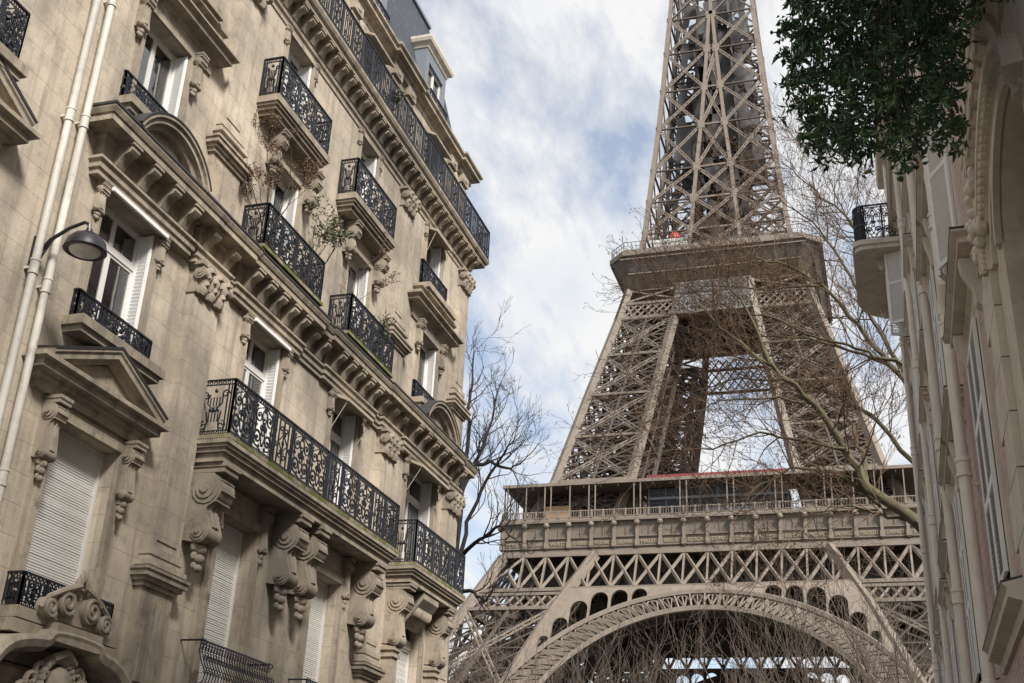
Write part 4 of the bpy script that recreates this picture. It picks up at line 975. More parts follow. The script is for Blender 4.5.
# second-floor balconies on the entablature
for a, b in ((18.6, 21.25), (22.78, 25.4)):
    bo = part('balcony', fbox(MB(), L, 0, .62, a - .06, b + .06, 13.195, 13.27), 'mossy', BL)
    r = railing(MB(), [(XL + .01, a), (XL + .57, a), (XL + .57, b), (XL + .01, b)], 13.28, .96, .66, ('scroll',)); part('railing', r, 'iron', bo)
# noble floor: long balcony and corner balcony
bo = balcony(18.05, 26.2, .76, 8.98, 1.08, ('lyre', 'scroll', 'scroll'), .80, .46); moss_edge(bo, 18.05, 26.2, .76, 8.98)
bo = balcony(27.42, 31.15, .76, 9.0, 1.08, ('scroll', 'lyre'), .62, .46); moss_edge(bo, 27.42, 31.15, .76, 9.0)
# window guards
def guard(a, b, z, H, o, kinds, sill=True, t=.16, step=.55, so=.30):
    mb = MB(); o_, o = o, so; fbox(mb, L, -.2, o + .1, a - .14, b + .14, z - t, z); fbox(mb, L, -.2, o + .04, a - .08, b + .08, z - t - .1, z - t)
    s = part('window_sill', mb, 'trim', BL); o = o_
    part('railing', railing(MB(), [(XL, a), (XL + o, a), (XL + o, b), (XL, b)], z + .02, H, step, kinds), 'iron', s)
guard(14.15, 16.22, 9.55, .50, .10, ('scroll', 'lyre'), step=.6)
guard(14.2, 15.9, 13.76, .62, .05, ('lyre', 'scroll'), step=.52)
guard(28.15, 30.0, 13.76, .54, .06, ('lyre', 'scroll'), step=.55)
guard(YA - .85, YA + .95, 17.2, .75, .08, ('scroll', 'lyre'), step=.55)
guard(28.0, 30.0, 17.2, .80, .08, ('lyre', 'scroll'), step=.55)
guard(YA - 1.05, YA + 1.12, 4.98, .48, .28, ('scroll', 'lyre'), step=.55)
# bulging guards of the ground windows of bays B and C
for a, b in ((18.75, 21.25), (22.95, 25.35)):
    mb = MB(); fbox(mb, L, -.2, .42, a, b, 4.42, 4.6); s = part('window_sill', mb, 'trim', BL)
    r = MB(); n = 26
    r.beam(L(.42, a, 5.42), L(.42, b, 5.42), .04, .03); r.beam(L(.40, a, 4.66), L(.40, b, 4.66), .03); r.beam(L(0, a, 5.42), L(.42, a, 5.42), .03); r.beam(L(0, b, 5.42), L(.42, b, 5.42), .03)
    for i in range(n + 1):
        y = a + (b - a) * i / n
        r.tube([L(.42, y, 5.42), L(.40, y, 5.25), L(.47, y, 5.05), L(.58, y, 4.85), L(.55, y, 4.7), L(.40, y, 4.64)], .011, 4, caps=False)
        for k in range(3):
            q = spiral(0, 0, .075, .02, k * 2.1, 1.1, 8); r.tube([L(.44 + .12 * (k > 0), y + s_, 5.30 - .19 * k + t_) for s_, t_ in q], .009, 4, caps=False)
    for sgn, y in ((-1, a), (1, b)): r.tube([L(.42 + x, y, 5.42 + z) for x, z in spiral(.06, -.03, .07, .02, 2, 1.3, 9)], .012, 4)
    part('railing', r, 'iron', s)
# --- consoles under the noble balconies and beside the ground windows
for y, w_, d_ in ((18.47, .48, .74), (21.70, .44, .70), (22.60, .44, .70), (25.70, .44, .72), (27.78, .40, .68), (30.72, .40, .68)):
    mbh = 2.0 if y < 27 else 1.55
    console(BL, L, y, 8.52, mbh, d_, w_, 3 if y < 27 else 0)
for y in (gA[0] - .17, gA[1] + .20): console(BL, L, y, 8.18, 1.35, .34, .27, 3)
for y in (gB[0] - .16, gB[1] + .18, gC[0] - .16, gC[1] + .18): console(BL, L, y, 8.5, 1.30, .26, .22, 2)
for h in (nA, nB, nC, nD):
    for y in (h[0] - .13, h[1] + .14): console(BL, L, y, 12.08, .75, .17, .20, 2)
for h in (tA, tB, tC, tD):
    for y in (h[0] - .12, h[1] + .12): console(BL, L, y, 19.35, .6, .12, .16, 1)
# impost posts under the corner consoles
for y in (27.78, 30.72):
    ip = MB()
    fbox(ip, L, -.01, .30, y - .17, y + .17, 4.26, 6.72)
    for k, e in enumerate((.05, .02, .07, .03)): fbox(ip, L, -.01, .30 + e, y - .17 - e, y + .17 + e, 6.72 + k * .08, 6.8 + k * .08)
    part('impost', ip, 'trim', BL)
# keystone of the corner arch
ks = MB()
ks.prism([(0, 8.52), (.62, 8.52), (.62, 8.36), (.50, 8.2), (.30, 7.95), (.14, 7.75), (0, 7.7)], lambda u, v, t: L(u, YD + t, v), -.55, .55)
for i in range(7): q = L(.34, YD - .45 + .15 * i, 8.08); ks.ball(q, .16, .06, .17, 7, 5)
part('keystone', ks, 'carved', BL, smooth=.6)
# --- top cornice with its continuous balcony
tp = MB(); pth = [(XL, Y0), (XL, Y1 + .0), (XL - 9, Y1 + .0)]
tp.sweep([(-.3, 19.34), (.03, 19.34), (.03, 19.46), (.08, 19.50), (.08, 19.60), (-.3, 19.60)], pth)
tp.sweep([(-.3, 19.6), (.02, 19.6), (.02, 19.66), (.05, 19.98), (.40, 19.99), (.40, 20.08), (.46, 20.12), (.50, 20.2), (.50, 20.27), (-.3, 20.29)], pth)
modillions(tp, L, Y0 + .1, Y1 + .05, .47, .2, .0, .36, 19.62, 19.985)
part('top_cornice', tp, 'trim', BL, recalc=True)
tb = part('balcony', MB().sweep([(-.3, 20.292), (.505, 20.272), (.505, 20.29), (-.3, 20.31)], pth), 'lead', BL)
part('railing', railing(MB(), [(XL + .47, Y0), (XL + .47, Y1 + .45), (XL - 8, Y1 + .45)], 20.32, 1.0, .62, ('lyre', 'bars')), 'iron', tb)
# --- attic pilasters, cornice
for y in (13.6, 16.6, 18.2, 21.6, 22.6, 25.45, 26.5, 30.2, 31.3):
    ap = MB(); fbox(ap, L, OA - .01, OA + .09, y - .22, y + .22, 20.3, 22.75); fbox(ap, L, OA - .01, OA + .17, y - .27, y + .27, 22.55, 22.86)
    ap.ball(L(OA + .12, y, 22.68), .09, .2, .1); fbox(ap, L, OA + .09, OA + .12, y - .13, y + .13, 20.6, 22.3)
    part('attic_pilaster', ap, 'trim', BL)
for a, b in ((16.85, 17.95), (22.85, 23.1), (25.7, 26.25), (30.4, 31.05)):
    ap = MB(); fbox(ap, L, OA - .01, OA + .035, a, b, 21.0, 22.4); part('attic_panel', ap, 'trim', BL)
ap = MB(); ap.sweep([(-.1, 22.5), (.03, 22.5), (.03, 22.58), (-.1, 22.6)], [(XL + OA, Y0), (XL + OA, Y1 - .22), (XL - 8, Y1 - .22)])
part('attic_moulding', ap, 'trim', BL)
ac = MB()
apth = [(XL + OA, Y0), (XL + OA, 16.3), (XL + OA + .08, 16.3), (XL + OA + .08, 16.9), (XL + OA, 16.9), (XL + OA, 25.2), (XL + OA + .10, 25.2), (XL + OA + .10, 26.75), (XL + OA, 26.75), (XL + OA, 30.9), (XL + OA + .10, 30.9), (XL + OA + .10, Y1 - .12), (XL - 9, Y1 - .12)]
ac.sweep([(-.2, 22.86), (.03, 22.86), (.03, 23.0), (.10, 23.03), (.13, 23.1), (.26, 23.12), (.26, 23.22), (.33, 23.28), (.33, 23.36), (-.2, 23.40)], apth)
part('attic_cornice', ac, 'trim', BL, recalc=True)
# --- awnings
def awning(fn, a, b, z, ext, drop, rods=True, rm='shutter'):
    mb = MB(); mb.prism([(.0, z + .09), (ext, z - drop + .05), (ext, z - drop - .02), (0, z)], lambda u, v, t: fn(u, t, v), a, b)
    aw_ = part('awning', mb, 'canvas', BL)
    r = MB(); r.beam(fn(ext + .01, a - .02, z - drop), fn(ext + .01, b + .02, z - drop), .05, .07)
    if rods:
        for y in (a + .02, b - .02): r.tube([fn(ext, y, z - drop), fn(.0, y, z - drop - .75)], .012, 5)
    part('awning_rail', r, rm, aw_)
awning(L, nA[0] - .02, nA[1] + .05, 12.06, .19, .03, False); awning(L, nB[0], nB[1] + .02, 12.03, .17, .03, False)
awning(L, nC[0], nC[1], 12.0, .42, .16, True, 'canvas'); awning(L, nD[0], nD[1], 12.0, .46, .18, True, 'canvas')
for h in aw: awning(lambda o, y, z: L(o + OA, y, z), h[0], h[1], 22.52, .30, .14, False, 'trim')
awning(L, tD[0], tD[1], 19.22, .30, .12, True, 'canvas')
# --- mansard roof with its dormer
zr = 23.38
roof = MB()
A = [(XL - .35, Y0, zr), (XL - .35, Y1 - .5, zr), (XL - 10.7, Y1 - .5, zr), (XL - 10.7, Y0, zr)]
Bv = [(XL - 1.5, Y0, 28.6), (XL - 1.5, Y1 - 1.5, 28.6), (XL - 9.5, Y1 - 1.5, 28.6), (XL - 9.5, Y0, 28.6)]
Cc = [(XL - 5.4, Y0, 29.8), (XL - 5.4, Y1 - 4.5, 29.8)]
roof.add(A + Bv + Cc, [(0, 1, 5, 4), (1, 2, 6, 5), (2, 3, 7, 6), (4, 5, 9, 8), (5, 6, 9), (6, 7, 8, 9), (0, 4, 8, 7, 3)])
ro = part('mansard_roof', roof, 'slate', BL)
zz = MB(); zz.beam((XL - 1.49, Y0, 28.62), (XL - 1.49, Y1 - 1.5, 28.62), .16, .12); part('ridge_flashing', zz, 'zinc', ro)
def dormer(yc, hw):
    d = MB(); ob = -.42
    for sg in (-1, 1):
        y0, y1 = sorted((yc + sg * hw, yc + sg * (hw - .24))); fbox(d, L, ob - 1.3, ob, y0, y1, zr, 25.75)
    fbox(d, L, ob - 1.3, ob, yc - hw + .24, yc + hw - .24, 25.35, 25.75)
    do = part('dormer', d, 'zinc', BL)
    c = MB(); c.sweep([(0, 25.75), (.03, 25.75), (.05, 25.86), (.16, 25.92), (.20, 26.02), (.20, 26.10), (0, 26.14)], [(XL - 1.9, yc - hw), (XL + ob, yc - hw), (XL + ob, yc + hw), (XL - 1.9, yc + hw)])
    fbox(c, L, ob - 1.5, ob + .004, yc - hw + .003, yc + hw - .003, 25.752, 26.13); part('dormer_cornice', c, 'rstone', do)
    window(do, lambda o, y, z: L(o + ob, y, z), yc - hw + .24, yc + hw - .24, 23.6, 25.35, depth=.16, shut=(False, False)) if False else None
    wv = MB(); q = (yc - hw + .24, yc + hw - .24)
    fbox(wv, L, ob - .16, ob - .09, q[0], q[0] + .08, 23.5, 25.35); fbox(wv, L, ob - .16, ob - .09, q[1] - .08, q[1], 23.5, 25.35); fbox(wv, L, ob - .16, ob - .09, yc - .06, yc + .06, 23.5, 25.35); fbox(wv, L, ob - .158, ob - .092, q[0] + .08, q[1] - .08, 25.27, 25.35)
    part('dormer_window', wv, 'white', do)
    part('dormer_pane', MB().add([L(ob - .13, q[0], 23.5), L(ob - .13, q[1], 23.5), L(ob - .13, q[1], 25.3), L(ob - .13, q[0], 25.3)], [(0, 1, 2, 3)]), 'glass', do)
    part('dormer_railing', railing(MB(), [(XL + ob + .18, yc - hw + .1), (XL + ob + .18, yc + hw - .1)], zr + .08, .75, .5, ('bars',)), 'iron', do)
dormer(28.95, .86); dormer(YC - .1, .9); dormer(YB - .1, .9)
# --- drain pipes
for k, (y, kink) in enumerate(((12.98, 0), (13.33, 1))):
    mb = MB(); mb.tube([L(.17, y, 0), L(.17, y, 23)], .064, 12)
    for z in (3.2, 6.9 - k * .25, 9.85 - k * .15, 12.6 + k * .1, 15.2, 18): mb.lathe([(.064, -.13), (.080, -.125), (.080, -.09), (.071, -.085), (.071, .085), (.080, .09), (.080, .125), (.064, .13)], L(.17, y, z), 14); fbox(mb, L, -.01, .12, y - .02, y + .02, z - .02, z + .02)
    part('drainpipe', mb, 'pipe', BL, smooth=.7)
# --- ornament over the ground balcony of bay A and the hooded cartouche beneath
orn = MB()
for sg in (-1, 1):
    yb = YA + .02
    for cy, cz, r in ((.30, 5.20, .20), (.66, 5.06, .15)):
        orn.prism(arc(0, 0, r, 0, 345, 15), lambda u, v, t: L(t, yb + sg * cy + u, cz + v), .36, .52)
        sp = spiral(0, 0, r * .9, r * .2, sg * .5, 1.6 * sg, 22); orn.tube([L(.53, yb + sg * cy + s_, cz + t_) for s_, t_ in sp], .035, 6)
    orn.tube([L(.50, yb + sg * .06, 5.50), L(.52, yb + sg * .22, 5.44), L(.52, yb + sg * .46, 5.34), L(.50, yb + sg * .72, 5.20), L(.48, yb + sg * .84, 5.02)], [.05, .055, .05, .045, .04], 7)
for i in range(5): orn.ball(L(.50, YA + .02 + (i - 2) * .07, 5.50 + .08 * (2 - abs(i - 2))), .05, .045, .12, 7, 5)
orn.prism([(-.78, 4.94), (.82, 4.94), (.66, 5.12), (.3, 5.42), (0, 5.52), (-.3, 5.42), (-.62, 5.12)], lambda u, v, t: L(t, YA + u, v), .33, .42)
part('scroll_ornament', orn, 'carved', BL, smooth=.8)
hd = MB()
fbox(hd, L, 0, .40, YA - 1.25, YA + 1.3, 4.62, 4.80)
hp = [(YA - 1.75, 3.6), (YA - 1.72, 4.05), (YA - 1.45, 4.42), (YA - .95, 4.56), (YA - .62, 4.58)] + [(YA - .55, 4.74), (YA + .6, 4.74)] + [(YA + .66, 4.58), (YA + .98, 4.56), (YA + 1.42, 4.35), (YA + 1.62, 3.95), (YA + 1.70, 3.6)]
for _ in range(2): hp = [hp[0]] + [q for p_, n_ in zip(hp[:-1], hp[1:]) for q in ((p_[0] * .75 + n_[0] * .25, p_[1] * .75 + n_[1] * .25), (p_[0] * .25 + n_[0] * .75, p_[1] * .25 + n_[1] * .75))] + [hp[-1]]
hd.sweepyz([(0, -.16), (.48, -.16), (.60, -.10), (.64, 0), (.60, .07), (0, .09)], hp, L)
fbox(hd, L, .0, .62, YA - .52, YA + .56, 4.60, 4.86)
part('door_hood', hd, 'trim', BL, smooth=.5, recalc=True)
ct = MB(); ct.ball(L(.40, YA - .02, 4.02), .20, .24, .30, 14, 9)
for k in range(26):
    a = 2 * pi * k / 26; ct.ball(L(.34, YA - .02 + .36 * cos(a), 4.02 + .42 * sin(a)), .12, .09, .09, 7, 5)
for sg in (-1, 1):
    for q in range(3): ct.tube([L(.38, YA + sg * (.42 + .16 * q) + s_, 4.22 - .16 * q + t_) for s_, t_ in spiral(0, 0, .16, .03, 0, 1.4 * sg, 14)], .045, 6)
ct.tube([L(.42, YA - .25, 4.40), L(.46, YA, 4.52), L(.42, YA + .25, 4.40)], .07, 7)
part('cartouche', ct, 'carved', BL, smooth=.8)
ds = MB(); ds.add([L(.02, YA - 1.5, 0), L(.02, YA + 1.5, 0), L(.02, YA + 1.5, 4.3), L(.02, YA - 1.5, 4.3)], [(0, 1, 2, 3)]); part('door', ds, 'dark', BL)

# ================================================================== neighbouring building beyond the drain pipes
NB = thing('apartment_building', 'limestone building at the left edge beyond the pale drain pipes, with a triangular pediment', 'building', (XL, 8, 0))
YN = 10.35
nbn = (YN - .75, YN + .75, 9.2, 11.1); nb2 = (YN - .7, YN + .78, 12.55, 15.2)
w = wall_grid(L, 2.0, Y0 - .003, 0, 23, [nbn, nb2], .34); w.box(XL - 11, XL - .4, 2.0, Y0 - .01, 0, 23)
part('wall', w, 'wall', NB)
window(NB, L, *nbn, depth=.34); window(NB, L, *nb2, depth=.34)
for h in (nbn, nb2): part('window_surround', surround(MB(), L, *h, .18, .07), 'trim', NB)
_b = BL; BL = NB
tri_ped(YN, 1.62, 11.62, .78, .48); guard(YN - .95, YN + 1.05, 12.36, .9, .42, ('scroll', 'lyre'), step=.5, so=.45)
for y in (YN - .95, YN + .95): console(NB, L, y, 11.2, 1.1, .30, .25, 3)
BL = _b

# ================================================================== wall lamp
LP = thing('wall_lamp', 'dark dome street lamp on a curved arm beside the pale drain pipes', 'street lamp', L(.02, 13.14, 10.1)); LZ = .26
m_ = MB(); L0_ = L; L = lambda o, y, z: L0_(o * .92, y - .06, z + LZ); fbox(m_, L, .02, .10, 13.06, 13.22, 9.55, 10.15); m_.tube([L(.08, 13.14, 9.85), L(.30, 13.14, 10.10), L(.62, 13.14, 10.26), L(.90, 13.14, 10.33), L(1.0, 13.14, 10.28), L(1.02, 13.14, 10.15)], [.035, .032, .03, .028, .03, .03], 8)
m_.tube([L(.08, 13.14, 9.65), L(.2, 13.14, 9.85), L(.36, 13.14, 10.12)], .016, 6)
part('bracket_arm', m_, 'lampdark', LP, smooth=.6)
hc = L(1.02, 13.14, 9.92)
m_ = MB(); m_.lathe([(.0, .27), (.05, .27), (.06, .21), (.13, .185), (.22, .13), (.285, .05), (.31, -.05), (.325, -.10), (.30, -.115), (.235, -.10), (.24, -.02), (.16, .06)], hc, 24); part('lamp_shade', m_, 'lampdark', LP, smooth=.6)
m_ = MB(); m_.lathe([(.236, -.10), (.21, -.13), (.15, -.155), (.08, -.17), (.0, -.173)], hc, 24); part('diffuser', m_, 'lampglass', LP, smooth=.8)

L = L0_

# ================================================================== houses on the right
# --- near house: round-headed recess under a bracketed cornice
NH = thing('stone_house', 'shadowed stone house with a round-headed window under a bracketed cornice, beneath the dark foliage', 'building', (XR, 9, 0))
yh0, yh1 = 1.0, 11.45; yc, hw = 9.6, 1.15; zs, rise = 7.42, .58
w = wall_grid(Rr, yh0, yh1, 0, 8.8, [(yc - hw, yc + hw, 3.2, zs + rise)], .36)
zt = zs + rise; pts = [(yc + hw * cos(t), zs + rise * sin(t)) for t in [pi - pi * i / 20 for i in range(21)]]
w.prism([(yc - hw, zt + .002), (yc + hw, zt + .002)] + pts[::-1], lambda y, z, t: Rr(t, y, z), -.36, .001)
w.add([Rr(0, yh0, 0), Rr(-9, yh0, 0), Rr(-9, yh0, 10.2), Rr(0, yh0, 10.2)], [(0, 1, 2, 3)])
fbox(w, Rr, -9, -.75, yh0 + .01, yh1, 0, 23.0); fbox(w, Rr, -.74, 0, yh0, yh1, 8.8, 23.0)  # unseen upper wall, raised to cast shade on the left facade
part('wall', w, 'rdark', NH)
hoodm = MB(); el = [(yc + .28 + (hw + .55) * cos(t), zs + .1 + (rise + .26) * sin(t)) for t in [pi - pi * i / 24 for i in range(25)]]
hoodm.sweepyz([(0, -.30), (.05, -.30), (.05, -.16), (.09, -.14), (.09, -.06), (.15, -.02), (.15, .06), (0, .10)], el, Rr)
hoodm.sweepyz([(-.02, 0), (.06, 0), (.06, .10), (.03, .12), (.03, .2), (-.02, .2)], pts, Rr)
for i in range(40):
    t = pi - pi * (i + .5) / 40; hoodm.ball(Rr(.10, yc + .28 + (hw + .45) * cos(t), zs + .1 + (rise + .14) * sin(t)), .05, .04, .045, 6, 4)
part('arch_moulding', hoodm, 'rdark', NH, smooth=.6)
cn = MB(); ph = [(XR, yh1 + .15), (XR, yh0)]
cn.sweep([(-.2, 8.5), (.02, 8.5), (.03, 8.6), (.18, 8.70), (.18, 8.78), (.20, 8.80), (.215, 8.9), (-.2, 8.95)], ph)
modillions(cn, Rr, 3.0, yh1 + .1, .34, .17, .0, .145, 8.44, 8.69)
part('cornice', cn, 'rdark', NH, recalc=True)
bk = MB(); fbox(bk, Rr, -.42, -.36, yc - hw, yc + hw, 3.2, zt); part('recessed_brickwork', bk, 'brick', NH)
lt = MB(); fbox(lt, Rr, -.36, -.20, yc - hw, yc + hw, 7.12, 7.32); fbox(lt, Rr, -.36, -.24, yc - hw, yc + hw, 6.86, 7.0); part('lintel', lt, 'rdark', NH)
def leaf_shutter(parent, fn, a, b, c, d, o=.03, th=.045, m='shutter'):
    s = MB(); e = .07
    for q in ((a, a + e, c, d), (b - e, b, c, d)): fbox(s, fn, o, o + th, *q)
    s.add([fn(o + .003, a + e, c), fn(o + .003, b - e, c), fn(o + .003, b - e, d), fn(o + .003, a + e, d)], [(0, 1, 2, 3)])
    zs_ = [c, c + (d - c) * .36, c + (d - c) * .68, d]
    for z in zs_: fbox(s, fn, o + .002, o + th - .002, a + e, b - e, max(c, z - .05), min(d, z + .05))
    n = int((d - c) / .06)
    for i in range(n):
        z = c + (d - c) * i / n
        s.add([fn(o + .006, a + e, z), fn(o + .006, b - e, z), fn(o + th - .006, b - e, z - .045), fn(o + th - .006, a + e, z - .045)], [(0, 1, 2, 3)])
    return part('shutter', s, m, parent)
wv = MB(); fbox(wv, Rr, -.36, -.30, yc - .55, yc + .75, 3.6, 6.8); wn = part('window', wv, 'white', NH)
leaf_shutter(wn, Rr, yc - .55, yc + .08, 3.6, 6.8, -.29); leaf_shutter(wn, Rr, yc + .10, yc + .75, 3.6, 6.8, -.29)
cb = MB()
rng = random.Random(4)
for i in range(46):
    t = rng.random(); q = Rr(.06 + .10 * rng.random(), 11.5 + .55 * (rng.random() - .5), 7.75 + .8 * t); cb.ball(q, .05 + .05 * rng.random(), .05 + .06 * rng.random(), .06 + .05 * rng.random(), 6, 4)
part('carved_bracket', cb, 'rdark', NH, smooth=.9)

# --- brick house with stone dressings
def brick_front(parent, y0, y1, zt, wins, matw='brick'):
    holes = [(a, b, c, d) for a, b, c, d, k in wins]
    w = wall_grid(Rr, y0, y1, 0, zt, holes, .25); fbox(w, Rr, -10, -.35, y0, y1, 0, zt)
    part('wall', w, matw, parent)
    for a, b, c, d, k in wins:
        wo = window(parent, Rr, a, b, c, d, depth=.22, shut=(False, False))
        mid = (a + b) / 2
        if k == 'closed':
            leaf_shutter(wo, Rr, a + .01, mid - .005, c + .02, d - .02, .045); leaf_shutter(wo, Rr, mid + .005, b - .01, c + .02, d - .02, .045)
        else:
            hwid = (b - a) / 2 - .02; ang = radians(k)
            for s_, yy in ((-1, a), (1, b)):
                def fo(o, y, z, yy=yy, s_=s_):   # leaf hinged at yy, swung out by ang
                    return Rr(.04 + y * sin(ang) + o * cos(ang), yy + s_ * (y * -cos(ang)) + s_ * o * sin(ang), z)
                s = MB(); c0, d0 = c + .02, d - .02
                def q8(o0, o1, y0_, y1_, z0, z1): s.add([fo(o0, y0_, z0), fo(o0, y1_, z0), fo(o1, y1_, z0), fo(o1, y0_, z0), fo(o0, y0_, z1), fo(o0, y1_, z1), fo(o1, y1_, z1), fo(o1, y0_, z1)], [(3, 2, 1, 0), (4, 5, 6, 7), (0, 1, 5, 4), (1, 2, 6, 5), (2, 3, 7, 6), (3, 0, 4, 7)])
                q8(0, .04, 0, .07, c0, d0); q8(0, .04, hwid - .07, hwid, c0, d0)
                for z in (c0, (c0 + d0) / 2, d0 - .07): q8(.002, .038, .07, hwid - .07, z, z + .07)
                n = int((d0 - c0) / .06)
                for i in range(n):
                    z = c0 + (d0 - c0) * i / n; s.add([fo(.004, .07, z), fo(.004, hwid - .07, z), fo(.036, hwid - .07, z + .05), fo(.036, .07, z + .05)], [(0, 1, 2, 3)])
                part('shutter', s, 'shutter', wo)
def win_hood(parent, a, b, z, o=.30, cons=True):
    mb = MB(); pth = [(XR + .2, b), (XR, b), (XR, a), (XR + .2, a)]
    mb.sweep([(-.01, z - .42), (.04, z - .42), (.04, z - .22), (.09, z - .18), (.09, z - .13), (o - .07, z - .11), (o - .07, z - .04), (o, z), (o, z + .03), (-.01, z + .08)], pth)
    h = part('window_hood', mb, 'rstone', parent, recalc=True)
    l = MB(); l.sweep([(-.01, z + .082), (o + .008, z + .032), (o + .008, z + .055), (-.01, z + .105)], pth); part('flashing', l, 'lead', h)
    if cons:
        for y in (a + .18, b - .18):
            m2 = MB(); m2.prism([(-.01, z - .15), (o - .08, z - .15), (o - .10, z - .3), (.10, z - .5), (.08, z - .72), (-.01, z - .78)], lambda u, v, t: Rr(u, y + t, v), -.09, .09); part('console', m2, 'rstone', h)
def string(parent, y0, y1, z, o=.22, h=.28):
    mb = MB(); pth = [(XR, y1), (XR, y0)]
    mb.sweep([(-.01, z - h), (.05, z - h), (.06, z - h * .6), (o - .05, z - h * .45), (o - .05, z - h * .15), (o, z), (-.01, z + .06)], pth)
    s = part('string_course', mb, 'rstone', parent, recalc=True)
    l = MB(); l.sweep([(-.01, z + .062), (o + .006, z + .002), (o + .006, z + .022), (-.01, z + .085)], pth); part('flashing', l, 'lead', s)
def rpipe(parent, y, z0, z1, r, collars, m, o=None):
    mb = MB(); o = o or r + .06; mb.tube([Rr(o, y, z0), Rr(o, y, z1)], r, 12)
    for z in collars: mb.lathe([(r, -.14), (r * 1.28, -.13), (r * 1.28, -.08), (r * 1.12, -.07), (r * 1.12, .07), (r * 1.28, .08), (r * 1.28, .13), (r, .14)], Rr(o, y, z), 14); fbox(mb, Rr, -.01, o, y - .015, y + .015, z - .25, z - .22)
    return part('drainpipe', mb, m, parent, smooth=.7)
BH = thing('brick_house', 'pink brick house with pale quoins, white louvred shutters and thick beige drain pipes', 'building', (XR, 18, 0))
wins = [(13.75, 15.3, 5.0, 8.1, 'closed'), (18.0, 19.1, 5.0, 8.1, 'closed'), (20.2, 21.3, 5.0, 8.1, 'closed'),
        (14.6, 15.7, 9.4, 12.2, 26), (18.0, 19.1, 9.6, 12.2, 'closed'), (20.2, 21.3, 9.6, 12.2, 'closed'), (14.6, 15.7, 13.4, 16.0, 'closed'), (18.0, 19.1, 13.4, 16, 'closed')]
brick_front(BH, 11.5, 22.6, 19.0, wins)  # hidden upper height set so the house shades the left facade
q_ = MB(); z = .4; k = 0
while z < 8.2:
    L_ = 1.05 if k % 2 == 0 else .72
    fbox(q_, Rr, -.30, .075, 11.46, 11.46 + L_, z, z + .545); z += .56; k += 1
part('quoins', q_, 'rstone', BH)
win_hood(BH, 12.9, 15.4, 8.62, .30); win_hood(BH, 17.6, 19.5, 8.62, .26); win_hood(BH, 19.8, 21.7, 8.62, .26)
win_hood(BH, 17.6, 19.5, 12.75, .26); win_hood(BH, 19.8, 21.7, 12.75, .26); win_hood(BH, 13.5, 15.5, 12.75, .2)
string(BH, 12.6, 16.2, 4.62, .24, .3); string(BH, 17.3, 22.6, 4.4, .12, .2)
rpipe(BH, 16.75, 0, 9.6, .085, (4.2, 7.2, 9.3), 'pipe_b', .17); rpipe(BH, 21.95, 0, 19, .085, (6.6, 9.4, 12.6), 'pipe_b', .15); rpipe(BH, 16.55, 9.9, 19, .085, (11.0, 14), 'pipe_b', .16)
eb = MB(); eb.tube([Rr(.17, 16.75, 9.55), Rr(.17, 16.72, 9.75), Rr(.16, 16.58, 9.85), Rr(.16, 16.55, 10.0)], .095, 10); eb.tube([Rr(.17, 16.75, 9.35), Rr(.10, 17.0, 9.45), Rr(-.05, 17.15, 9.5)], .075, 10); part('pipe_elbow', eb, 'pipe_b', BH, smooth=.8)
for a, b, c, d, k in wins:
    fr = MB()
    for q in ((a - .20, a, c - .1, d + .2), (b, b + .20, c - .1, d + .2), (a - .001, b + .001, d, d + .2)): fbox(fr, Rr, -.02, .035, *q)
    part('window_surround', fr, 'rstone', BH)
# --- pale corner house further on, with the rounded balcony
PH = thing('corner_house', 'tall pale brick corner house with a rounded balcony high above the street', 'building', (XR, 29, 0))
wins = []
for zf in (5.0, 9.4, 13.4, 17.2):
    for y in (24.1, 27.2, 30.3, 33.2): wins.append((y, y + 1.1, zf, zf + 2.6, 70 if (y == 33.2 and zf == 17.2) else 'closed'))
brick_front(PH, 22.62, 38.2, 24.6, wins)
for zf in (5.0, 9.4, 13.4, 17.2):
    for y in (24.1, 27.2, 30.3, 33.2): win_hood(PH, y - .35, y + 1.45, zf + 3.0, .22, True)
for z in (4.4, 8.9, 12.9, 16.8, 20.4): string(PH, 22.7, 38.2, z, .14 if z < 20 else .34, .24)
rpipe(PH, 36.9, 0, 25, .085, (5, 8, 11.4, 14.5, 18.2), 'pipe_b', .15); rpipe(PH, 28.9, 0, 25, .08, (6, 10, 14, 18), 'pipe_b', .14)
for a, b, c, d, k in wins:
    fr = MB()
    for q in ((a - .18, a, c - .1, d + .18), (b, b + .18, c - .1, d + .18), (a - .001, b + .001, d, d + .18)): fbox(fr, Rr, -.02, .03, *q)
    part('window_surround', fr, 'rstone', PH)
fr = MB()
fbox(fr, Rr, -.02, .05, 37.5, 38.22, 0, 24.6)
part('corner_strip', fr, 'rstone', PH)
# rounded balcony
bz = 19.85; yb0, yb1 = 32.9, 37.9; pr_ = 1.38
def plan(e, n=16):
    ybm = (yb0 + yb1) / 2; hh = (yb1 - yb0) / 2 + e
    P_ = [(XR, yb0 - e)]
    r_ = .30
    P_ += [(XR - (pr_ + e) + r_ - r_ * sin(radians(a)), yb0 - e + r_ - r_ * cos(radians(a))) for a in [90 * i / 8 for i in range(9)]]
    r_ = 1.2
    P_ += [(XR - (pr_ + e) + r_ - r_ * cos(radians(a)), yb1 + e - r_ + r_ * sin(radians(a))) for a in [90 * i / 8 for i in range(9)]]
    P_ += [(XR, yb1 + e)]
    return P_
sb = MB()
for e, z0, z1 in ((.06, bz - .16, bz), (.0, bz - .30, bz - .162)):
    pl_ = plan(e); n = len(pl_); sb.add([(x, y, z0) for x, y in pl_] + [(x, y, z1) for x, y in pl_], [tuple(range(n)), tuple(range(2 * n - 1, n - 1, -1))] + [(i, (i + 1) % n, n + (i + 1) % n, n + i) for i in range(n)])
bo = part('balcony', sb, 'rstone', PH)
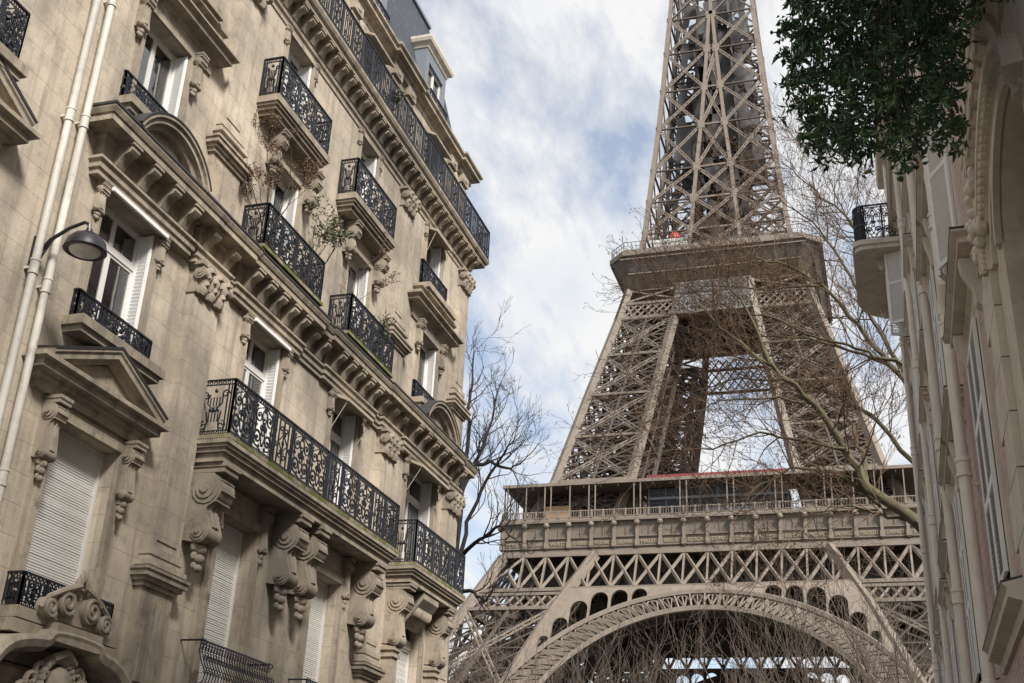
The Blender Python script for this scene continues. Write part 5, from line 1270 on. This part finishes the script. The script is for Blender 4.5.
part('railing', railing(MB(), plan(-.04), bz + .02, 1.2, .5, ('scroll',)), 'iron', bo)
bc = MB()
for y in (33.8, 37.2): bc.prism([(0, bz - .3), (.75, bz - .3), (.7, bz - .5), (.4, bz - .62), (.22, bz - .95), (0, bz - 1.05)], lambda u, v, t: Rr(u, y + t, v), -.14, .14); bc.ball(Rr(.58, y, bz - .46), .16, .17, .16)
part('console', bc, 'rstone', bo, smooth=.5)
cp = MB(); cp.sweep([(-.1, 24.7), (.05, 24.7), (.1, 24.9), (.4, 25.0), (.45, 25.2), (-.1, 25.3)], [(XR + 6, 38.2), (XR, 38.2), (XR, 22.7)]); part('cornice', cp, 'rstone', PH, recalc=True)

# ================================================================== plants on the balconies
def leafq(mb, p, d, ln, wd, rng):
    d = Vector(d).normalized(); s = d.cross(Vector((rng.uniform(-1, 1), rng.uniform(-1, 1), rng.uniform(-1, 1))))
    if s.length < .01: s = d.orthogonal()
    s.normalize(); p = Vector(p); up = s.cross(d) * ln * .12
    mb.add([p, p + d * ln * .45 + s * wd / 2 + up, p + d * ln, p + d * ln * .45 - s * wd / 2 + up], [(0, 1, 2, 3)])
def branch(segs, tips, p, d, ln, r, depth, rng, nseg=4, wob=.25, up=.1, kids=(2, 3), ang=.6, dec=.7, rdec=.6, minr=.006, n_rad=4, droop=0.0, out=None, keep=None):
    pts = [Vector(p)]; d = Vector(d).normalized(); ds = []
    for i in range(nseg):
        d = (d + Vector((rng.gauss(0, wob), rng.gauss(0, wob), rng.gauss(0, wob))) * .5 + Vector((0, 0, up - droop))).normalized(); ds.append(d)
        pts.append(pts[-1] + d * ln / nseg)
    rs = [r * (1 - (1 - rdec) * i / nseg) for i in range(nseg + 1)]
    segs.append((pts, [max(minr, q) for q in rs], depth))
    if depth <= 0: tips.append((pts[-1], d)); return
    k = rng.randint(*kids)
    for j in range(k):
        t = 1.0 if j == 0 else rng.uniform(.35, .95); i = min(nseg - 1, int(t * nseg)); q = pts[i] + (pts[i + 1] - pts[i]) * (t * nseg - i) if t < 1 else pts[-1]
        dd = ds[min(i, nseg - 1)]; ax = Vector((rng.gauss(0, 1), rng.gauss(0, 1), rng.gauss(0, 1))); ax = (ax - dd * ax.dot(dd)).normalized()
        a = ang * rng.uniform(.5, 1.2) * (.55 if j == 0 else 1)
        nd = (dd * cos(a) + ax * sin(a))
        if keep and not keep(q): continue
        branch(segs, tips, q, nd, ln * dec * rng.uniform(.75, 1.2), rs[min(i, nseg - 1)] * (.85 if j == 0 else .62), depth - 1, rng, nseg, wob, up, kids, ang, dec, rdec, minr, n_rad, droop, None, keep)
def potted(name, label, base, h, spread, lm, dens, seed, group=None, lean=(0, 0, 1), cat='plant', leaf=(.07, .03), depth=3):
    rng = random.Random(seed); t = thing(name, label, cat, base, group)
    m1 = MB(); m1.lathe([(0, 0), (.11, 0), (.15, .24), (.16, .25), (.16, .28), (.13, .28), (.13, .24), (0, .24)], base, 12); part('pot', m1, 'pot', t)
    segs, tips = [], []
    for k in range(3): branch(segs, tips, (base[0], base[1], base[2] + .2), (lean[0] + rng.gauss(0, spread), lean[1] + rng.gauss(0, spread), lean[2]), h * .48, .018, depth, rng, 4, .3, .08, (2, 3), .7, .62, .6, .004)
    b = MB(); l = MB()
    for pts, rs, dp in segs:
        b.tube(pts, rs, 4, caps=False)
        if dp <= 1:
            for q in pts[1:]:
                for _ in range(dens): leafq(l, q + Vector((rng.gauss(0, .03), rng.gauss(0, .03), rng.gauss(0, .03))), (rng.gauss(0, 1), rng.gauss(0, 1), rng.gauss(.2, .8)), leaf[0] * rng.uniform(.6, 1.2), leaf[1], rng)
    part('stem', b, 'bark_g', t)
    if l.v: part('foliage', l, lm, t)
    return t
potted('balcony_shrub', 'bushy olive green shrub at the right end of the mossy second-floor balcony', L(.35, 20.75, 13.29), 2.2, .20, 'leaf2', 3, 11, lean=(.25, .15, 1), leaf=(.09, .042))
potted('balcony_shrub', 'sprawling brown leafless shrub at the left end of the mossy second-floor balcony', L(.36, 19.0, 13.29), 2.7, .34, 'leaf3', 3, 12, lean=(.25, -.25, 1), leaf=(.065, .03), depth=4)
potted('balcony_shrub', 'tall thin russet shrub in front of the window of the next second-floor balcony', L(.36, 23.45, 13.29), 3.1, .13, 'leaf3', 2, 13, lean=(.10, .0, 1), leaf=(.07, .035))
potted('balcony_shrub', 'low green shrub with upright leaves at the right end of the next second-floor balcony', L(.36, 25.0, 13.29), 1.35, .18, 'leaf2', 4, 14, lean=(.1, .1, 1), leaf=(.14, .035), depth=2)
potted('balcony_shrub', 'small ivy green plant behind the railing of the top-floor balcony', L(.25, 24.3, 20.33), .8, .25, 'leaf2', 3, 15, lean=(.2, .1, .7), leaf=(.09, .05), depth=2)

# ================================================================== trees
def tree_obj(name, label, cat, base, segs, tips, bark, group=None, seeds=None, split=1, n_big=7, seedr=.026, twig='twig', trunk_depth=3):
    t = thing(name, label, cat, base, group)
    a = MB(); b = MB()
    for pts, rs, dp in segs: (a if dp >= trunk_depth else b).tube(pts, rs, n_big if dp >= trunk_depth else (4 if dp > 1 else 3), caps=False)
    part('trunk', a, bark, t, smooth=.9); part('crown', b, twig, t)
    if seeds:
        rng = random.Random(3); s = MB()
        for p, d in tips:
            if rng.random() < seeds:
                q = p + Vector((rng.gauss(0, .04), rng.gauss(0, .04), -.10)); s.tube([p, q], .004, 3, caps=False); s.ball(q, seedr, nu=5, nv=3)
        part('seed_balls', s, 'seed', t)
    return t
def unproj(x, y, Y):
    d = _r2 * ((x - 512) / FPX) + _u2 * ((341.5 - y) / FPX) + _fwd; return CAM + d * ((Y - CAM.y) / d.y)
# --- plane tree at the end of the street, limbs leaning across the view to the left
rng = random.Random(21); segs = []; tips = []
base = Vector((4.6, 52, -.1))
limbs = [  # (pixel, distance along the street) of each bend; real positions 40-56 m away
    [(915, 520, 50), (868, 488, 50), (846, 450, 49.6), (815, 405, 49), (772, 366, 48.4), (732, 336, 47.8), (696, 302, 47)],
    [(866, 488, 50), (862, 452, 51), (852, 425, 51.5), (836, 398, 52), (812, 370, 52.6), (788, 352, 53)],
    [(930, 410, 51), (890, 365, 51), (858, 325, 50.5), (822, 285, 50), (780, 262, 49.5), (730, 250, 49)],
    [(915, 390, 52), (872, 318, 52), (842, 262, 52), (812, 222, 51.5), (780, 200, 51)],
    [(920, 350, 53), (880, 270, 53.5), (850, 222, 54), (815, 190, 54), (785, 165, 54)],
    [(905, 365, 50), (868, 352, 50), (820, 338, 49.6), (770, 318, 49), (722, 310, 48)],
    [(925, 480, 51.5), (880, 420, 52), (838, 396, 52.5), (790, 380, 53), (740, 378, 53.4), (690, 392, 54)],
    [(918, 528, 50.5), (880, 512, 50), (845, 506, 49.5), (810, 520, 49), (775, 560, 48.5)],
    [(880, 505, 50.5), (830, 470, 50), (790, 468, 49.6), (752, 490, 49), (735, 520, 48.6)],
    [(900, 300, 55), (870, 250, 55.5), (845, 215, 56), (830, 180, 56)],
    [(812, 405, 49), (770, 398, 48.6), (722, 400, 48), (680, 418, 47.5)],
    [(772, 366, 48.4), (742, 300, 48), (708, 266, 47.5)],
    [(822, 285, 50), (770, 290, 49.5), (715, 285, 49), (694, 292, 48.5)],
    [(890, 365, 51), (835, 345, 51), (780, 335, 51), (720, 345, 50.5), (668, 372, 50)],
    [(846, 450, 49.6), (800, 440, 49.2), (760, 432, 49), (715, 448, 48.6), (660, 452, 48)],
]
rad0 = [.25, .11, .15, .11, .10, .09, .11, .065, .085, .085, .065, .085, .06, .07, .075]
trunk_top = unproj(960, 520, 51)
segs.append(([base, base + Vector((-.2, -.2, 6)), base + Vector((-.6, -.5, 12)), unproj(935, 540, 50.4), unproj(915, 520, 50)], [.62, .5, .40, .30, .25], 9))
for (l0, r0) in ((2, .2), (3, .16), (4, .15), (5, .13), (6, .16), (9, .14)):
    q = unproj(*limbs[l0][0]); segs.append(([base + Vector((-.5, -.4, 10.5)), base + Vector((-.6, 0, 14)), (base + Vector((-.6, 0, 14)) + q) / 2 + Vector((.3, 0, .6)), q], [.34, .3, r0 * 1.2, r0], 9))
for lb, r0 in zip(limbs, rad0):
    cps = [unproj(*c) for c in lb]; pts = []
    for i in range(len(cps) - 1):
        for k in range(4): pts.append(cps[i].lerp(cps[i + 1], k / 4) + Vector((rng.gauss(0, .055), rng.gauss(0, .055), rng.gauss(0, .055))))
    pts.append(cps[-1]); n = len(pts); rs = [r0 * (1 - .88 * (i / (n - 1)) ** .8) + .012 for i in range(n)]
    segs.append((pts, rs, 8))
    for i in range(3, n):
        for _ in range(2):
            if rng.random() < .84:
                d = (pts[i] - pts[i - 1]).normalized(); ax = Vector((rng.gauss(0, 1), rng.gauss(0, .6), rng.gauss(.25, 1))); ax = (ax - d * ax.dot(d)).normalized(); a = rng.uniform(.5, 1.15)
                branch(segs, tips, pts[i], d * cos(a) + ax * sin(a), rng.uniform(1.1, 2.7), min(.035, rs[i] * .55), 4, rng, 4, .26, .05, (2, 3), .72, .66, .55, .0070)
    branch(segs, tips, pts[-1], pts[-1] - pts[-2], 1.8, .022, 4, rng, 4, .3, .04, (2, 3), .7, .68, .55, .0075)
tree_obj('plane_tree', 'bare plane tree with thick mossy limbs reaching across the tower from behind the right-hand houses', 'tree', base, segs, tips, 'bark_pl', seeds=.55, trunk_depth=8)
# --- bare tree behind the left building
rng = random.Random(5); segs = []; tips = []
base = Vector((-17.2, 42, -.1))
main = [[(453, 590, 42), (457, 545, 42), (463, 480, 42), (468, 420, 42), (471, 385, 42.4), (474, 352, 42.8)], [(455, 575, 42), (468, 520, 41.8), (487, 480, 41.5), (505, 452, 41.2), (514, 440, 41)],
        [(456, 560, 42), (480, 540, 41), (500, 525, 40.5), (520, 545, 40)], [(458, 500, 42), (480, 455, 43), (492, 420, 43.5), (500, 385, 44)], [(462, 470, 42), (490, 462, 42.6), (512, 470, 43), (526, 458, 43.2)],
        [(452, 596, 42), (470, 590, 41.6), (485, 600, 41.2), (497, 585, 41)]]
segs.append(([base, base + Vector((.1, 0, 4)), unproj(436, 640, 42), unproj(447, 606, 42), unproj(455, 585, 42)], [.24, .2, .14, .13, .12], 9))
for k, lb in enumerate(main):
    cps = [unproj(*c) for c in lb]; pts = []
    for i in range(len(cps) - 1):
        for q in range(4): pts.append(cps[i].lerp(cps[i + 1], q / 4) + Vector((rng.gauss(0, .04), rng.gauss(0, .04), rng.gauss(0, .04))))
    pts.append(cps[-1]); n = len(pts); r0 = .13 if k == 0 else .085; rs = [r0 * (1 - .85 * i / (n - 1)) + .01 for i in range(n)]
    segs.append((pts, rs, 8))
    for i in range(3, n):
        for _ in range(2):
            if rng.random() < .62:
                d = (pts[i] - pts[i - 1]).normalized(); ax = Vector((rng.gauss(.2, 1), rng.gauss(0, .7), rng.gauss(.4, 1))); ax = (ax - d * ax.dot(d)).normalized(); a = rng.uniform(.5, 1.0)
                branch(segs, tips, pts[i], d * cos(a) + ax * sin(a), rng.uniform(.6, 1.3), min(.034, rs[i] * .5), 3, rng, 4, .26, .09, (2, 3), .75, .66, .55, .0062)
    branch(segs, tips, pts[-1], pts[-1] - pts[-2], .8, .02, 3, rng, 4, .25, .1, (2, 3), .6, .7, .55, .0062)
tree_obj('bare_tree', 'slender dark bare tree standing against the sky beside the left building', 'tree', base, segs, tips, 'bark', trunk_depth=8, twig='bark')
# --- bare trees in the gardens before the tower
def bare_variant(seed, h):
    rng = random.Random(seed); segs = []; tips = []
    segs.append(([Vector((0, 0, 0)), Vector((rng.gauss(0, .1), 0, h * .18)), Vector((rng.gauss(0, .25), rng.gauss(0, .2), h * .34))], [h * .016, h * .013, h * .011], 9)); p = segs[0][0][-1]
    for k in range(5):
        a = 2 * pi * k / 5 + rng.uniform(-.4, .4); sp = rng.uniform(.25, .6)
        branch(segs, tips, p - Vector((0, 0, h * .10 * rng.random())), (cos(a) * sp * 1.25, sin(a) * sp * 1.25, 1), h * .25, h * .0070, 5, rng, 4, .15, .07, (2, 2) if k % 2 else (2, 3), .72, .74, .6, .013)
    return segs, tips
protos = []
spots = [(-51, 118, 24.5), (-45.5, 112, 23.5), (-39, 121, 21), (-32, 114, 21.5), (-25, 122, 22.5), (-18.5, 113, 20.5), (-12, 121, 24.5), (-7, 114, 24), (-2, 122, 27), (2.5, 116, 27), (-29, 144, 25.5), (-9, 146, 28.5), (1, 142, 32), (-47, 140, 29)]
def where(x, y):
    q = Vector((x, y, 22)) - CAM; return 512 + FPX * q.dot(_r2) / q.dot(_fwd)
def zone(u): return 'the left tower leg' if u < 565 else 'the left half of the great arch' if u < 705 else 'the right half of the great arch' if u < 850 else 'the right tower leg'
ordn = ['leftmost', 'second from left', 'third from left', 'fourth from left', 'fifth from left', 'sixth from left', 'seventh from left', 'eighth from left']
tlab = {}
for zn in {zone(where(x, y)) for x, y, h in spots}:
    ids = sorted([i for i, q in enumerate(spots) if zone(where(q[0], q[1])) == zn], key=lambda i: where(spots[i][0], spots[i][1]))
    for k, i in enumerate(ids): tlab[i] = '%s of the bare trees before %s' % (ordn[k], zn)
for i, (x, y, h) in enumerate(spots):
    lab = tlab[i]
    if i < 4:
        s_, t_ = bare_variant(40 + i, 24); o = tree_obj('garden_tree', lab, 'tree', (0, 0, 0), s_, t_, 'bark_g', group='bare trees before the tower', trunk_depth=4, n_big=5, twig='twig_g'); protos.append(o)
    else:
        src = protos[i % 4]; o = src.copy(); COL.objects.link(o)
        for ch in list(src.children):
            c = ch.copy(); COL.objects.link(c); c.parent = o
        o['label'] = lab
    sc_ = h / 20.5; o.location = (x, y, -.1); o.scale = (sc_, sc_, sc_); o.rotation_euler = (0, 0, i * 2.4)
# --- evergreen tree whose crown hangs over the right-hand pavement
rng = random.Random(9); segs = []; tips = []
base = Vector((.95, 1.2, 0))
segs.append(([base, base + Vector((0, .1, 3)), base + Vector((-.05, .4, 6)), base + Vector((-.15, 1.9, 9.6)), base + Vector((-.45, 5.2, 11.0))], [.2, .17, .14, .11, .06], 9))
lf = MB(); lf2 = MB(); br = MB()
for pts, rs, dp in segs: br.tube(pts, rs, 8, caps=False)
fork = [base + Vector((-.4, 4.4, 10.7)), base + Vector((-.45, 5.2, 11.0))]
# foliage boundary at the reference distance, from the silhouette's real size
poly = [(783, -160), (781, 0), (790, 40), (786, 62), (796, 82), (788, 96), (800, 118), (812, 142), (832, 160), (862, 150), (888, 166), (905, 158), (930, 155), (945, 134), (955, 112), (960, 70), (968, 30), (985, -8), (1060, -40), (1060, -160)]
def inside(x, y):
    c = False; n = len(poly)
    for i in range(n):
        (x1, y1), (x2, y2) = poly[i], poly[i - 1]
        if (y1 > y) != (y2 > y) and x < (x2 - x1) * (y - y1) / (y2 - y1) + x1: c = not c
    return c
cnt = 0; anchors = []
while cnt < 1900:
    x, y = rng.uniform(775, 1060), rng.uniform(-160, 175)
    if not inside(x + 9 * sin(y * .23 + 1) + 6 * sin(y * .61), y + 11 * sin(x * .13) + 8 * sin(x * .37 + 2) * 1.0): continue
    Y = rng.uniform(7.2, 9.4); p = unproj(x, y, Y)
    if p.x > XR - .12 and Y > 6.3: continue
    # leave gaps: clumpy density
    if (sin(x * .11 + 1.3) * sin(y * .13 + Y * 2) > .45) : continue
    cnt += 1; ax = Vector((rng.gauss(-.2, .8), rng.gauss(.1, .8), rng.gauss(-.25, .7))).normalized()
    if cnt % 14 == 0: anchors.append(p)
    q0 = p - ax * .07; br.tube([q0, p], [.004, .003], 4, caps=False)
    m = rng.randint(7, 10)
    for k in range(m):
        a = 2 * pi * k / m + rng.uniform(-.3, .3); s1 = ax.orthogonal().normalized(); s2 = ax.cross(s1)
        d = (ax * rng.uniform(.25, .9) + (s1 * cos(a) + s2 * sin(a)))
        leafq(lf2 if (cnt % 7 == 0) else lf, p - ax * rng.uniform(-.02, .14), d, rng.uniform(.055, .115), rng.uniform(.022, .038), rng)
for p in anchors:
    q = fork[0].lerp(fork[1], rng.random()); mid = q.lerp(p, .5) + Vector((rng.gauss(0, .15), rng.gauss(0, .15), .15)); br.tube([q, mid, p], [.016, .010, .004], 5, caps=False)
t = thing('evergreen_tree', 'dark glossy-leaved evergreen hanging over the top right corner', 'tree', base)
part('trunk', br, 'bark', t); part('crown', lf, 'leaf', t); part('young_leaves', lf2, 'leaf_new', t)
